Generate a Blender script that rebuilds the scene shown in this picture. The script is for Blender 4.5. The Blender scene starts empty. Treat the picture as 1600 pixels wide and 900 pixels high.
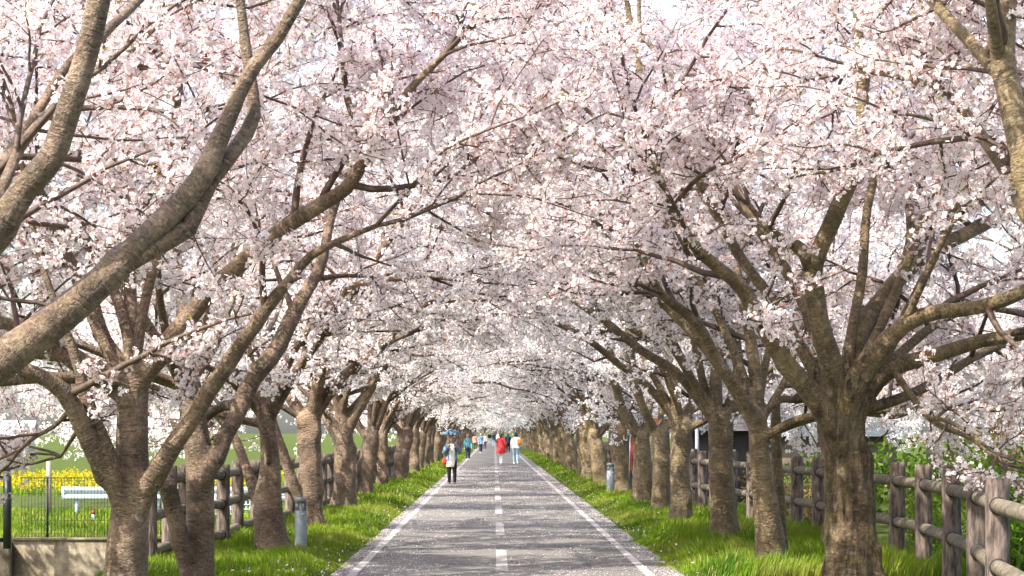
import bpy, math, random
import numpy as np
from mathutils import Vector, Matrix, noise as mnoise

SC = bpy.context.scene
COL = SC.collection
R = math.radians
random.seed(7)
# ------------------------------------------------------------------ camera
F = 3600.0            # focal length in photo pixels (1600 wide)
CX, CY, EYE = 772.0, 676.0, 1.6
cam_d = bpy.data.cameras.new("camera")
cam = bpy.data.objects.new("camera", cam_d); COL.objects.link(cam)
cam.location = (0, 0, EYE); cam.rotation_euler = (R(90), 0, 0)
cam_d.sensor_width = 36; cam_d.lens = F / 1600 * 36
cam_d.shift_x = (800 - CX) / 1600; cam_d.shift_y = (CY - 450) / 1600
cam_d.clip_start = 0.3; cam_d.clip_end = 6000
SC.camera = cam
# ------------------------------------------------------------------ sky, sun, exposure
SUN_TO = Vector((-0.62, -0.50, 0.86)).normalized()
wd = bpy.data.worlds.new("World"); SC.world = wd; wd.use_nodes = True
wn = wd.node_tree; wn.nodes.clear()
sky = wn.nodes.new("ShaderNodeTexSky"); sky.sky_type = 'NISHITA'; sky.sun_disc = False
sky.sun_elevation = math.asin(SUN_TO.z); sky.sun_rotation = math.atan2(SUN_TO.x, SUN_TO.y)
sky.air_density = 1.0; sky.dust_density = 3.0; sky.ozone_density = 1.0
bgn = wn.nodes.new("ShaderNodeBackground"); bgn.inputs[1].default_value = 0.15
won = wn.nodes.new("ShaderNodeOutputWorld")
wn.links.new(sky.outputs[0], bgn.inputs[0]); wn.links.new(bgn.outputs[0], won.inputs[0])
sun_d = bpy.data.lights.new("sun", 'SUN'); sun_d.energy = 3.7; sun_d.angle = R(0.55); sun_d.color = (1.0, 0.94, 0.84)
sun = bpy.data.objects.new("sun", sun_d); COL.objects.link(sun)
sun.rotation_euler = (-SUN_TO).to_track_quat('-Z', 'Y').to_euler(); sun.location = (-20, -20, 40)
SC.view_settings.view_transform = 'Standard'; SC.view_settings.look = 'None'
SC.view_settings.exposure = 1.52; SC.view_settings.gamma = 1.0
cy = SC.cycles
cy.max_bounces = 12; cy.diffuse_bounces = 9; cy.glossy_bounces = 2; cy.transmission_bounces = 9; cy.transparent_max_bounces = 8
cy.caustics_reflective = False; cy.caustics_refractive = False
cy.sample_clamp_indirect = 10

# ------------------------------------------------------------------ helpers
def P(px, py, Y):
    return Vector(((px - CX) * Y / F, Y, EYE - (py - CY) * Y / F))

def tag(o, label=None, cat=None, group=None, kind=None):
    if label: o["label"] = label
    if cat: o["category"] = cat
    if group: o["group"] = group
    if kind: o["kind"] = kind
    return o

def empty(name, loc, label=None, cat=None, group=None, rz=0.0):
    o = bpy.data.objects.new(name, None); COL.objects.link(o)
    o.empty_display_size = 0.2
    o.location = loc; o.rotation_euler = (0, 0, rz)
    return tag(o, label, cat, group)

def link(name, me, parent=None, m=None):
    o = bpy.data.objects.new(name, me); COL.objects.link(o)
    if m and not me.materials: me.materials.append(m)
    if parent: o.parent = parent
    return o

def mesh_np(name, V, quads=None, tris=None, m=None, vec=None, col=None, smooth=False):
    me = bpy.data.meshes.new(name)
    V = np.asarray(V, dtype=np.float32).reshape(-1, 3)
    q = np.zeros((0, 4), np.int32) if quads is None or len(quads) == 0 else np.asarray(quads, np.int32)
    t = np.zeros((0, 3), np.int32) if tris is None or len(tris) == 0 else np.asarray(tris, np.int32)
    me.vertices.add(len(V)); me.vertices.foreach_set("co", V.ravel())
    loops = np.concatenate([q.ravel(), t.ravel()]); np_ = len(q) + len(t)
    me.loops.add(len(loops)); me.loops.foreach_set("vertex_index", loops)
    starts = np.concatenate([np.arange(len(q)) * 4, len(q) * 4 + np.arange(len(t)) * 3]).astype(np.int32)
    me.polygons.add(np_); me.polygons.foreach_set("loop_start", starts)
    if smooth: me.polygons.foreach_set("use_smooth", np.ones(np_, bool))
    if vec is not None:
        a = me.attributes.new("bark", 'FLOAT_VECTOR', 'POINT'); a.data.foreach_set("vector", np.asarray(vec, np.float32).ravel())
    if col is not None:
        c = np.asarray(col, np.float32)
        if c.shape[1] == 3: c = np.concatenate([c, np.ones((len(c), 1), np.float32)], 1)
        a = me.attributes.new("tint", 'FLOAT_COLOR', 'POINT'); a.data.foreach_set("color", c.ravel())
    me.update(); me.validate()
    if m: me.materials.append(m)
    return me

class MB:
    """collects boxes, tubes and lathes into one mesh"""
    def __init__(s): s.v = []; s.q = []; s.t = []; s.b = []
    def box(s, x0, x1, y0, y1, z0, z1, M=None):
        n = len(s.v)
        for z in (z0, z1):
            for x, y in ((x0, y0), (x1, y0), (x1, y1), (x0, y1)):
                p = Vector((x, y, z)); p = M @ p if M else p
                s.v.append(tuple(p)); s.b.append((p.x, p.y, p.z))
        for f in ((3, 2, 1, 0), (4, 5, 6, 7), (0, 1, 5, 4), (1, 2, 6, 5), (2, 3, 7, 6), (3, 0, 4, 7)):
            s.q.append(tuple(n + i for i in f))
        return s
    def tube(s, pts, rad, sides=8, caps=True, flat=1.0, disp=None, v0=0.0, twist=0.0):
        pts = [Vector(p) for p in pts]; n0 = len(s.v); N = len(pts)
        if not hasattr(rad, '__len__'): rad = [rad] * N
        t = (pts[1] - pts[0]).normalized()
        up = Vector((0, 1, 0)) if abs(t.y) < 0.8 else Vector((1, 0, 0))
        a = t.cross(up).normalized(); L = v0
        for i, p in enumerate(pts):
            if i: L += (p - pts[i - 1]).length
            tn = (pts[min(i + 1, N - 1)] - pts[max(i - 1, 0)])
            tn = tn.normalized() if tn.length > 1e-9 else t
            a = a - tn * a.dot(tn); a.normalize(); b = tn.cross(a)
            for k in range(sides):
                th = 2 * math.pi * k / sides + twist
                c, sn = math.cos(th), math.sin(th); r = rad[i]
                if disp: r *= disp(th, L, i)
                q = p + a * (c * r) + b * (sn * r * flat)
                s.v.append((q.x, q.y, q.z)); s.b.append((c * r, sn * r, L))
            if i:
                o = n0 + (i - 1) * sides
                for k in range(sides):
                    k2 = (k + 1) % sides
                    s.q.append((o + k, o + k2, o + sides + k2, o + sides + k))
        if caps:
            for ring, pt, flip in ((n0, pts[0], True), (n0 + (N - 1) * sides, pts[-1], False)):
                c = len(s.v); s.v.append(tuple(pt)); s.b.append((0, 0, 0 if flip else L))
                for k in range(sides):
                    k2 = (k + 1) % sides
                    s.t.append((ring + k2, ring + k, c) if flip else (ring + k, ring + k2, c))
        return s
    def lathe(s, prof, sides=20, c=(0, 0, 0), sx=1.0, sy=1.0, M=None):
        n0 = len(s.v); N = len(prof)
        for r, z in prof:
            for k in range(sides):
                th = 2 * math.pi * k / sides
                p = Vector((c[0] + r * sx * math.cos(th), c[1] + r * sy * math.sin(th), c[2] + z))
                if M: p = M @ p
                s.v.append(tuple(p)); s.b.append(tuple(p))
        for i in range(N - 1):
            o = n0 + i * sides
            for k in range(sides):
                k2 = (k + 1) % sides
                s.q.append((o + k, o + k2, o + sides + k2, o + sides + k))
        return s
    def quad(s, *ps):
        n = len(s.v)
        for p in ps: s.v.append(tuple(p)); s.b.append(tuple(p))
        s.q.append(tuple(range(n, n + 4))); return s
    split = None
    def mesh(s, name, m=None, smooth=False):
        me = mesh_np(name, s.v, s.q, s.t, m, vec=s.b, smooth=smooth)
        if s.split is not None and len(me.polygons) == len(s.q) + len(s.t):     # younger wood beyond the limb itself, coloured darker to read as backlit
            ix = np.zeros(len(me.polygons), np.int32); ix[s.split:len(s.q)] = 1
            if m: me.materials.append(M['twig'])
            me.polygons.foreach_set('material_index', ix)
        return me
    def build(s, name, m, parent=None, smooth=False):
        return link(name, s.mesh(name, m, smooth), parent)

# ------------------------------------------------------------------ materials
class NT:
    def __init__(s, name):
        s.m = bpy.data.materials.new(name); s.m.use_nodes = True
        s.t = s.m.node_tree; s.t.nodes.clear()
        s.out = s.n("ShaderNodeOutputMaterial")
    def n(s, typ, **kw):
        x = s.t.nodes.new(typ)
        for k, v in kw.items(): setattr(x, k, v)
        return x
    def l(s, a, b): s.t.links.new(a, b)
    def attr(s, name): x = s.n("ShaderNodeAttribute"); x.attribute_name = name; return x
    def mapping(s, vec, scale):
        x = s.n("ShaderNodeMapping"); x.inputs["Scale"].default_value = scale; s.l(vec, x.inputs["Vector"]); return x.outputs[0]
    def noise(s, vec, scale, detail=4.0, rough=0.55):
        x = s.n("ShaderNodeTexNoise"); x.inputs["Scale"].default_value = scale; x.inputs["Detail"].default_value = detail
        x.inputs["Roughness"].default_value = rough
        if vec is not None: s.l(vec, x.inputs["Vector"])
        return x.outputs[0]
    def ramp(s, fac, stops):
        x = s.n("ShaderNodeValToRGB"); e = x.color_ramp.elements
        while len(e) < len(stops): e.new(0.5)
        for i, (p, c) in enumerate(stops):
            e[i].position = p; e[i].color = (c, c, c, 1) if not hasattr(c, '__len__') else (*c, 1)
        s.l(fac, x.inputs[0]); return x.outputs[0]
    def mix(s, fac, a, b, mode='MIX'):
        x = s.n("ShaderNodeMix", data_type='RGBA', blend_type=mode)
        for sock, v in ((x.inputs[0], fac), (x.inputs[6], a), (x.inputs[7], b)):
            if hasattr(v, 'is_output'): s.l(v, sock)
            elif hasattr(v, '__len__'): sock.default_value = (*v, 1)
            else: sock.default_value = v if sock.type == 'VALUE' else (v, v, v, 1)
        return x.outputs[2]
    def math(s, op, a, b=0.5):
        x = s.n("ShaderNodeMath", operation=op)
        for sock, v in ((x.inputs[0], a), (x.inputs[1], b)):
            if hasattr(v, 'is_output'): s.l(v, sock)
            else: sock.default_value = v
        return x.outputs[0]
    def bump(s, h, strength=0.5, dist=0.02):
        x = s.n("ShaderNodeBump"); x.inputs["Strength"].default_value = strength; x.inputs["Distance"].default_value = dist
        s.l(h, x.inputs["Height"]); return x.outputs[0]
    def principled(s, col, rough=0.7, normal=None, metal=0.0, spec=0.4):
        x = s.n("ShaderNodeBsdfPrincipled")
        if hasattr(col, 'is_output'): s.l(col, x.inputs["Base Color"])
        else: x.inputs["Base Color"].default_value = (*col, 1)
        if hasattr(rough, 'is_output'): s.l(rough, x.inputs["Roughness"])
        else: x.inputs["Roughness"].default_value = rough
        x.inputs["Metallic"].default_value = metal; x.inputs["Specular IOR Level"].default_value = spec
        if normal is not None: s.l(normal, x.inputs["Normal"])
        s.l(x.outputs[0], s.out.inputs[0]); return x
    def leafy(s, col, trans=0.4, tcol=None):
        d = s.n("ShaderNodeBsdfDiffuse"); t = s.n("ShaderNodeBsdfTranslucent"); mx = s.n("ShaderNodeMixShader")
        s.l(col, d.inputs[0]); s.l(tcol if tcol is not None else col, t.inputs[0]); mx.inputs[0].default_value = trans
        s.l(d.outputs[0], mx.inputs[1]); s.l(t.outputs[0], mx.inputs[2]); s.l(mx.outputs[0], s.out.inputs[0])

def simple(name, col, rough=0.7, var=0.25, scale=12.0, bump=0.15, metal=0.0, spec=0.4):
    """plain surface with broken colour and fine relief"""
    k = NT(name); g = k.n("ShaderNodeTexCoord").outputs["Object"]
    nz = k.noise(g, scale, 5.0)
    c = k.ramp(nz, [(0.3, tuple(x * (1 - var) for x in col)), (0.7, tuple(min(1, x * (1 + var)) for x in col))])
    k.principled(c, rough, k.bump(k.noise(g, scale * 6, 3.0), bump, 0.01) if bump else None, metal, spec)
    return k.m

def bark_mat(name, dark, mid, light, lichen, lich_amt, rough_bark=False):
    k = NT(name); v = k.attr("bark").outputs["Vector"]
    big = k.noise(v, 3.2, 5.0, 0.6)
    c = k.ramp(big, [(0.28, dark), (0.47, mid), (0.68, light)])
    fine = k.noise(v, 38.0, 4.0, 0.65)
    c = k.mix(0.7, c, k.ramp(fine, [(0.34, 0.25), (0.62, 1.0)]), 'MULTIPLY')
    # horizontal lenticels: bands that run round the stem
    warp = k.n('ShaderNodeVectorMath', operation='ADD'); k.l(v, warp.inputs[0])
    wn_ = k.n('ShaderNodeTexNoise'); wn_.inputs['Scale'].default_value = 7.0; k.l(v, wn_.inputs['Vector'])
    wsc = k.n('ShaderNodeVectorMath', operation='SCALE'); wsc.inputs['Scale'].default_value = 0.10; k.l(wn_.outputs['Color'], wsc.inputs[0]); k.l(wsc.outputs[0], warp.inputs[1]); vw = warp.outputs[0]
    band = k.noise(k.mapping(vw, (7, 7, 48)), 1.0, 4.0, 0.65)
    bl = k.ramp(band, [(0.36, 0.0), (0.46, 1.0)])
    c = k.mix(k.math('MULTIPLY', k.ramp(k.noise(v, 2.3, 3.0), [(0.35, 0.25), (0.6, 1.0)]), 0.75 if not rough_bark else 0.3), c, k.mix(0.0, bl, bl), 'MULTIPLY')
    band2 = k.noise(k.mapping(vw, (12, 12, 110)), 1.0, 2.0, 0.5)
    lt = k.ramp(band2, [(0.58, 0.0), (0.66, 1.0)])
    c = k.mix(k.math('MULTIPLY', lt, 0.45), c, light)
    # lichen and algae patches
    ln = k.noise(v, 5.5, 6.0, 0.7); lm = k.ramp(ln, [(0.52, 0.0), (0.66, 1.0)])
    c = k.mix(k.math('MULTIPLY', lm, lich_amt), c, lichen)
    spk = k.noise(v, 26.0, 2.0, 0.5); sm = k.ramp(spk, [(0.66, 0.0), (0.72, 1.0)])
    c = k.mix(k.math('MULTIPLY', sm, 0.35), c, (0.42, 0.41, 0.36))
    stn = k.noise(v, 1.7, 6.0, 0.7); c = k.mix(k.math('MULTIPLY', k.ramp(stn, [(0.52, 0.0), (0.62, 1.0)]), 0.5), c, (0.055, 0.038, 0.022))
    lp = k.n('ShaderNodeTexVoronoi'); lp.inputs['Scale'].default_value = 13.0; k.l(vw, lp.inputs['Vector'])
    c = k.mix(k.math('MULTIPLY', k.ramp(lp.outputs['Distance'], [(0.16, 1.0), (0.26, 0.0)]), 0.35), c, (0.36, 0.33, 0.22))
    h = k.math('ADD', k.math('MULTIPLY', band, 0.6), k.math('MULTIPLY', fine, 0.6))
    if rough_bark:
        fis = k.noise(k.mapping(v, (14, 14, 3.0)), 1.0, 6.0, 0.65)
        h = k.math('ADD', h, k.math('MULTIPLY', k.ramp(fis, [(0.35, 0.0), (0.6, 1.0)]), 1.6))
        c = k.mix(0.85, c, k.ramp(fis, [(0.36, 0.18), (0.50, 1.0)]), 'MULTIPLY')  # crease shade painted into the fissures, as relief alone looks flat
    k.principled(c, 0.52 if not rough_bark else 0.75, k.bump(h, 1.0, 0.05), 0.0, 0.5)
    return k.m

M = {}
M['bark'] = bark_mat('bark', (0.055, 0.033, 0.02), (0.18, 0.112, 0.068), (0.40, 0.275, 0.185), (0.17, 0.138, 0.05), 0.45)
M['bark_right'] = bark_mat('bark_right', (0.06, 0.039, 0.018), (0.19, 0.129, 0.062), (0.40, 0.29, 0.16), (0.20, 0.168, 0.05), 0.5)
M['bark_old'] = bark_mat('bark_old', (0.08, 0.048, 0.022), (0.25, 0.16, 0.08), (0.50, 0.37, 0.21), (0.30, 0.23, 0.065), 0.6, True)
M['twig'] = simple('twig', (0.085, 0.054, 0.038), 0.6, 0.5, 25, 0.3)  # young reddish-brown bark, with backlit shade put into the colour
k = NT('blossom'); a = k.attr("tint").outputs["Color"]; k.leafy(a, 0.5); M['blossom'] = k.m
k = NT('blades'); a = k.attr("tint").outputs["Color"]
k.leafy(a, 0.4, k.mix(0.5, a, (1.0, 1.0, 0.45), 'MULTIPLY')); M['blades'] = k.m
# asphalt
k = NT('asphalt'); g = k.n("ShaderNodeTexCoord").outputs["Object"]
n1 = k.noise(g, 55.0, 3.0, 0.7); n2 = k.noise(k.mapping(g, (0.6, 0.35, 1)), 1.0, 5.0, 0.6)
c = k.ramp(n1, [(0.3, (0.125, 0.117, 0.105)), (0.5, (0.168, 0.158, 0.143)), (0.75, (0.215, 0.204, 0.187))])
c = k.mix(0.7, c, k.ramp(n2, [(0.3, 0.55), (0.7, 1.1)]), 'MULTIPLY')
crk = k.n("ShaderNodeTexVoronoi", feature='DISTANCE_TO_EDGE'); crk.inputs["Scale"].default_value = 0.35; k.l(k.mapping(g, (1, 0.7, 1)), crk.inputs["Vector"])
nb = k.noise(g, 2.0, 5.0)
c = k.mix(k.math('MULTIPLY', k.ramp(crk.outputs["Distance"], [(0.0, 1.0), (0.02, 0.0)]), 0.6), c, (0.04, 0.038, 0.038))
# trodden petals ground into the surface
pt = k.noise(g, 36.0, 2.0, 0.6); pm = k.ramp(pt, [(0.58, 0.0), (0.66, 1.0)])
c = k.mix(k.math('MULTIPLY', k.math('MULTIPLY', pm, k.ramp(k.noise(k.mapping(g, (0.5, 1.3, 1)), 1.0, 5.0, 0.7), [(0.38, 0.1), (0.62, 1.0)])), 0.42), c, (0.46, 0.41, 0.39))
k.principled(c, 0.85, k.bump(n1, 0.5, 0.01)); M['asphalt'] = k.m
# road paint, worn through
k = NT('road_paint'); g = k.n("ShaderNodeTexCoord").outputs["Object"]
w = k.ramp(k.noise(g, 11.0, 7.0, 0.75), [(0.34, 0.0), (0.50, 1.0)])
c = k.mix(k.math('MULTIPLY', w, 0.85), (0.15, 0.138, 0.13), k.ramp(k.noise(g, 1.2, 4.0), [(0.3, (0.34, 0.32, 0.30)), (0.7, (0.54, 0.51, 0.49))]))
k.principled(c, 0.75); M['road_paint'] = k.m
# soil / turf under the blades
k = NT('turf'); g = k.n("ShaderNodeTexCoord").outputs["Object"]
c = k.ramp(k.noise(g, 1.6, 6.0, 0.65), [(0.3, (0.045, 0.06, 0.014)), (0.5, (0.075, 0.105, 0.018)), (0.72, (0.12, 0.14, 0.03))])
c = k.mix(0.5, c, k.ramp(k.noise(g, 30.0, 4.0, 0.7), [(0.3, 0.5), (0.7, 1.2)]), 'MULTIPLY')
k.principled(c, 0.9, k.bump(k.noise(g, 25.0, 4.0), 0.9, 0.05), 0, 0.1); M['turf'] = k.m
k = NT('field'); g = k.n("ShaderNodeTexCoord").outputs["Object"]
c = k.ramp(k.noise(k.mapping(g, (0.05, 0.35, 1)), 1.0, 5.0, 0.6), [(0.3, (0.09, 0.16, 0.018)), (0.5, (0.13, 0.22, 0.026)), (0.72, (0.18, 0.26, 0.04))])
k.principled(c, 0.9, k.bump(k.noise(g, 9.0, 4.0), 0.6, 0.08), 0, 0.1); M['field'] = k.m
k = NT('concrete'); g = k.n("ShaderNodeTexCoord").outputs["Object"]
c = k.ramp(k.noise(g, 4.5, 8.0, 0.75), [(0.34, (0.075, 0.06, 0.04)), (0.5, (0.17, 0.14, 0.095)), (0.68, (0.31, 0.27, 0.195))])  # weathered tan mottle, its contrast raised to carry dappled shade too
stn = k.noise(k.mapping(g, (7, 7, 0.6)), 1.0, 4.0, 0.6)
c = k.mix(0.6, c, k.ramp(stn, [(0.35, 0.45), (0.6, 1.0)]), 'MULTIPLY')
k.principled(c, 0.88, k.bump(k.noise(g, 40.0, 5.0), 0.5, 0.01)); M['concrete'] = k.m
# imitation log of the fence
k = NT('fence_log'); v = k.attr("bark").outputs["Vector"]
fis = k.noise(k.mapping(v, (26, 26, 5)), 1.0, 5.0, 0.6)
c = k.ramp(fis, [(0.34, (0.045, 0.032, 0.028)), (0.5, (0.15, 0.112, 0.097)), (0.70, (0.28, 0.215, 0.185))])
c = k.mix(0.45, c, k.ramp(k.noise(v, 4.0, 5.0, 0.7), [(0.35, (0.55, 0.55, 0.42)), (0.65, (1.0, 1.0, 1.0))]), 'MULTIPLY')
k.principled(c, 0.85, k.bump(fis, 0.9, 0.02)); M['fence_log'] = k.m
k = NT('fence_rail'); v = k.attr("bark").outputs["Vector"]
fis = k.noise(k.mapping(v, (20, 20, 7)), 1.0, 4.0, 0.6)
c = k.ramp(fis, [(0.34, (0.065, 0.053, 0.038)), (0.52, (0.14, 0.118, 0.085)), (0.72, (0.23, 0.195, 0.145))])
k.principled(c, 0.85, k.bump(fis, 0.4, 0.01)); M['fence_rail'] = k.m
M['black_metal'] = simple('black_metal', (0.02, 0.024, 0.026), 0.45, 0.3, 9, 0.05)
M['shade_ring_black'] = simple('shade_ring_black', (0.02, 0.018, 0.018), 0.8, 0.3, 20, 0.1)  # black of the rail-end shade rings; also eyes and parasol handle
M['steel'] = simple('steel', (0.25, 0.275, 0.30), 0.42, 0.15, 14, 0.08, 0.25)
M['steel_dark'] = simple('steel_dark', (0.12, 0.12, 0.12), 0.4, 0.2, 14, 0.05, 0.4)
M['lens'] = simple('lens', (0.42, 0.42, 0.38), 0.25, 0.1, 6, 0.0)
M['white_paint'] = simple('white_paint', (0.40, 0.49, 0.53), 0.5, 0.1, 5, 0.06)
M['white_wall'] = simple('white_wall', (0.80, 0.79, 0.77), 0.8, 0.06, 1.5, 0.05)
M['pale_roof'] = simple('pale_roof', (0.58, 0.60, 0.62), 0.6, 0.12, 1.0, 0.1)
M['brown_wall'] = simple('brown_wall', (0.14, 0.11, 0.085), 0.85, 0.2, 3.0, 0.2)
M['dark_wall'] = simple('dark_wall', (0.075, 0.068, 0.064), 0.8, 0.3, 3.0, 0.2)
M['dark_roof'] = simple('dark_roof', (0.06, 0.07, 0.078), 0.9, 0.25, 4.0, 0.2)
M['glass'] = simple('glass', (0.05, 0.065, 0.08), 0.12, 0.2, 2.0, 0.0, 0.0, 0.8)
M['red_cloth'] = simple('red_cloth', (0.26, 0.04, 0.03), 0.85, 0.2, 8, 0.2)
M['orange_cloth'] = simple('orange_cloth', (0.72, 0.22, 0.05), 0.85, 0.2, 8, 0.2)
M['skin'] = simple('skin', (0.56, 0.36, 0.27), 0.55, 0.08, 15, 0.05)
M['hair'] = simple('hair', (0.022, 0.016, 0.013), 0.45, 0.4, 60, 0.3)
M['wood_pale'] = simple('wood_pale', (0.28, 0.25, 0.20), 0.85, 0.2, 12, 0.3)

def cloth(name, col, var=0.15):
    if name not in M: M[name] = simple(name, col, 0.88, var, 14, 0.25, 0, 0.2)
    return M[name]

# ------------------------------------------------------------------ ground, path, markings
PATH_L, PATH_R = -1.84, 2.12
def sstep(a, b, x):
    t = min(1.0, max(0.0, (x - a) / (b - a))); return t * t * (3 - 2 * t)
def ground_z(x, y):
    if x < PATH_L:
        z = 0.07 * sstep(PATH_L, PATH_L - 0.5, x)
        if y < 30.95:
            if x < -4.3: z = -1.3
        else:
            z += (0.05 - 0.72 * sstep(31, 62, y)) * sstep(-4.0, -6.0, x) 
        return z
    if x > PATH_R:
        return 0.10 * sstep(PATH_R, PATH_R + 0.7, x) - 0.35 * sstep(4.8, 6.5, x)
    return 0.0
xs = sorted(set([-3000, -900, -300, -120, -60, -40, -30, -22, -16, -12, -10, -8, -7, -6.5, -6, -5.5, -5, -4.6, -4.35, -4.3, -4.29, -4.1, -3.8, -3.4, -3, -2.6, -2.34, -2.1, -1.95, PATH_L,
    -1, 0, 1, PATH_R, 2.25, 2.4, 2.6, 2.82, 3.1, 3.5, 4, 4.8, 5.2, 5.6, 6, 6.5, 8, 12, 20, 40, 80, 200, 600, 3000]))
ys = [-60, -20, 0, 8, 14, 18, 22, 26, 29, 30.9, 30.96] + [32 + 2 * i for i in range(22)] + [80, 90, 100, 120, 150, 190, 240, 320, 450, 700, 1200, 2500, 5000]
V = [(x, y, ground_z(x, y) - 0.012) for y in ys for x in xs]; nx = len(xs)
Q = [(j * nx + i, j * nx + i + 1, (j + 1) * nx + i + 1, (j + 1) * nx + i) for j in range(len(ys) - 1) for i in range(nx - 1)]
gr = link('ground', mesh_np('ground', V, Q, m=M['turf'], smooth=False)); tag(gr, kind='structure')
# path with a ragged verge edge and a slight crown
V = []; Q = []; ny = 0
for y in list(np.arange(-30, 140, 0.5)) + list(range(140, 420, 10)):
    jl = 0.06 * mnoise.noise(Vector((0.3, y * 0.7, 0))) + 0.04 * mnoise.noise(Vector((5.3, y * 2.7, 0)))
    jr = 0.06 * mnoise.noise(Vector((9.3, y * 0.7, 0))) + 0.04 * mnoise.noise(Vector((3.3, y * 2.7, 0)))
    for x in (PATH_L + jl, -0.9, 0.14, 1.1, PATH_R + jr): V.append((x, y, 0.0))
    ny += 1
Q = [(j * 5 + i, j * 5 + i + 1, j * 5 + i + 6, j * 5 + i + 5) for j in range(ny - 1) for i in range(4)]
pa = link('path', mesh_np('path', V, Q, m=M['asphalt'])); tag(pa, kind='structure')
def strip(name, x0, x1, y0, y1, z=0.004):
    n = max(1, int((y1 - y0) / 4)); V = []; Q = []
    for i in range(n + 1):
        y = y0 + (y1 - y0) * i / n
        V += [(x0, y, z), (x1, y, z)]
    Q = [(2 * i, 2 * i + 1, 2 * i + 3, 2 * i + 2) for i in range(n)]
    o = link(name, mesh_np(name, V, Q, m=M['road_paint'])); return tag(o, kind='structure')
strip('edge_line_marking', -1.65, -1.545, -20, 400)
strip('edge_line_marking', 1.695, 1.80, -20, 400)
for i in range(-2, 34):
    strip('centre_dash_marking', 0.025, 0.165, 26.6 + 9.3 * i, 31.4 + 9.3 * i)

# ------------------------------------------------------------------ grass blades
def in_frame(x, y, z, m=0.0):
    px = CX + x * F / y; py = CY + (EYE - z) * F / y
    return -m < px < 1600 + m and -m < py < 900 + m

def blades(name, pos, h, w, cols, seed, lean=0.5):
    rg = np.random.default_rng(seed); n = len(pos)
    az = rg.uniform(0, 2 * np.pi, n); d = np.stack([np.cos(az), np.sin(az), np.zeros(n)], 1)
    ln = rg.uniform(0.1, 1.0, n)[:, None] * lean * h[:, None]
    fa = rg.uniform(0, 2 * np.pi, n); s = np.stack([np.cos(fa), np.sin(fa), np.zeros(n)], 1) * w[:, None] * 0.5
    up = np.zeros((n, 3)); up[:, 2] = h
    b0, b1 = pos - s, pos + s
    mid = pos + up * 0.55 + d * ln * 0.35
    tip = pos + up * rg.uniform(0.8, 1.0, n)[:, None] + d * ln
    V = np.stack([b0, b1, mid - s * 0.8, mid + s * 0.8, tip], 1).reshape(-1, 3)
    o = np.arange(n)[:, None] * 5
    Q = o + np.array([[0, 1, 3, 2]]); T = o + np.array([[2, 3, 4]])
    C = np.repeat(cols, 5, 0)
    return link(name, mesh_np(name, V, Q, T, M['blades'], col=C))

def grass_cols(n, rg, pos):
    t = rg.random(n)[:, None]
    ph = np.sin(pos[:, :1] * 2.1 + 1.3 * np.sin(pos[:, 1:2] * 0.9)) * np.sin(pos[:, 1:2] * 0.55 + 0.7) * 0.5 + 0.5
    a = np.array([[0.06, 0.16, 0.013]]); b = np.array([[0.28, 0.37, 0.032]])
    m_ = np.clip(0.55 * t + 0.45 * ph, 0, 1)
    c = a * (1 - m_) + b * m_
    lo = np.array([mnoise.noise(Vector((a * 1.1, b * .45, 7))) for a, b in pos[:, :2]])[:, None]
    k2 = np.clip((lo - .05) * 2.6, 0, .8) * rg.uniform(.4, 1, (n, 1)); c = c * (1 - k2) + np.array([[0.24, 0.25, 0.06]]) * k2
    k3 = np.clip((-lo - .15) * 2.2, 0, .6); c = c * (1 - k3) + np.array([[0.05, 0.12, 0.018]]) * k3
    dry = rg.random(n) < 0.07
    c[dry] = np.array([0.42, 0.36, 0.15])
    return c

TRUNKS = [(-3.1, 24.1), (-2.95, 30.6), (-2.98, 37.4), (-3.1, 47.5), (3.2, 26.6), (3.2, 32.2), (3.2, 39.3), (3.2, 44.5), (3.2, 50.5)]
def verge(name, x0, x1, bands, seed, label, hfun, jag=0.16):
    rg = np.random.default_rng(seed); Pp = []; H = []; W = []
    for (ya, yb, n, hs, ws) in bands:
        y = rg.uniform(ya, yb, n); u = rg.random(n)
        edge = jag * np.sin(y * 1.9) * np.sin(y * 0.73 + 1) + 0.09 * np.sin(y * 5.3 + seed)
        lo, hi = (x0, x1 + edge) if x1 < 0 else (x0 - edge, x1)
        x = lo + (hi - lo) * u
        cl = np.sin(x * 7 + 3 * np.sin(y * 2.3)) * np.sin(y * 3.1 + 2 * np.sin(x * 4.0)) * 0.5 + 0.5
        bare = np.ones(n)
        for tx, ty in TRUNKS:
            bare *= np.clip(np.hypot((x - tx), (y - ty) * .8) / .75, .25, 1)
        h = bare * hs * 0.78 * (0.35 + 0.9 * cl) * rg.uniform(0.55, 1.15, n) * hfun(x, y)
        z = np.array([ground_z(a, b) for a, b in zip(x, y)]) - 0.02
        Pp.append(np.stack([x, y, z], 1)); H.append(h); W.append(np.full(n, ws) * rg.uniform(0.7, 1.3, n))
    Pp = np.concatenate(Pp); H = np.concatenate(H); W = np.concatenate(W)
    o = blades(name, Pp, H, W, grass_cols(len(Pp), rg, Pp), seed, 0.6)
    return tag(o, label, 'grass', None, 'stuff')
edge_l = lambda x, y: np.clip((PATH_L + 0.15 - x) / 0.5, 0.35, 1.0)
edge_r = lambda x, y: np.clip((x - PATH_R + 0.15) / 0.7, 0.35, 1.0) * np.where(y < 36, 1.25, 0.85)
verge('grass', -4.2, PATH_L, [(24, 34, 26000, 0.17, 0.010), (34, 48, 22000, 0.19, 0.014), (48, 80, 16000, 0.20, 0.024), (80, 190, 9000, 0.20, 0.06)], 11,
      'short bright green grass along the left edge of the path', edge_l)
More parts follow.
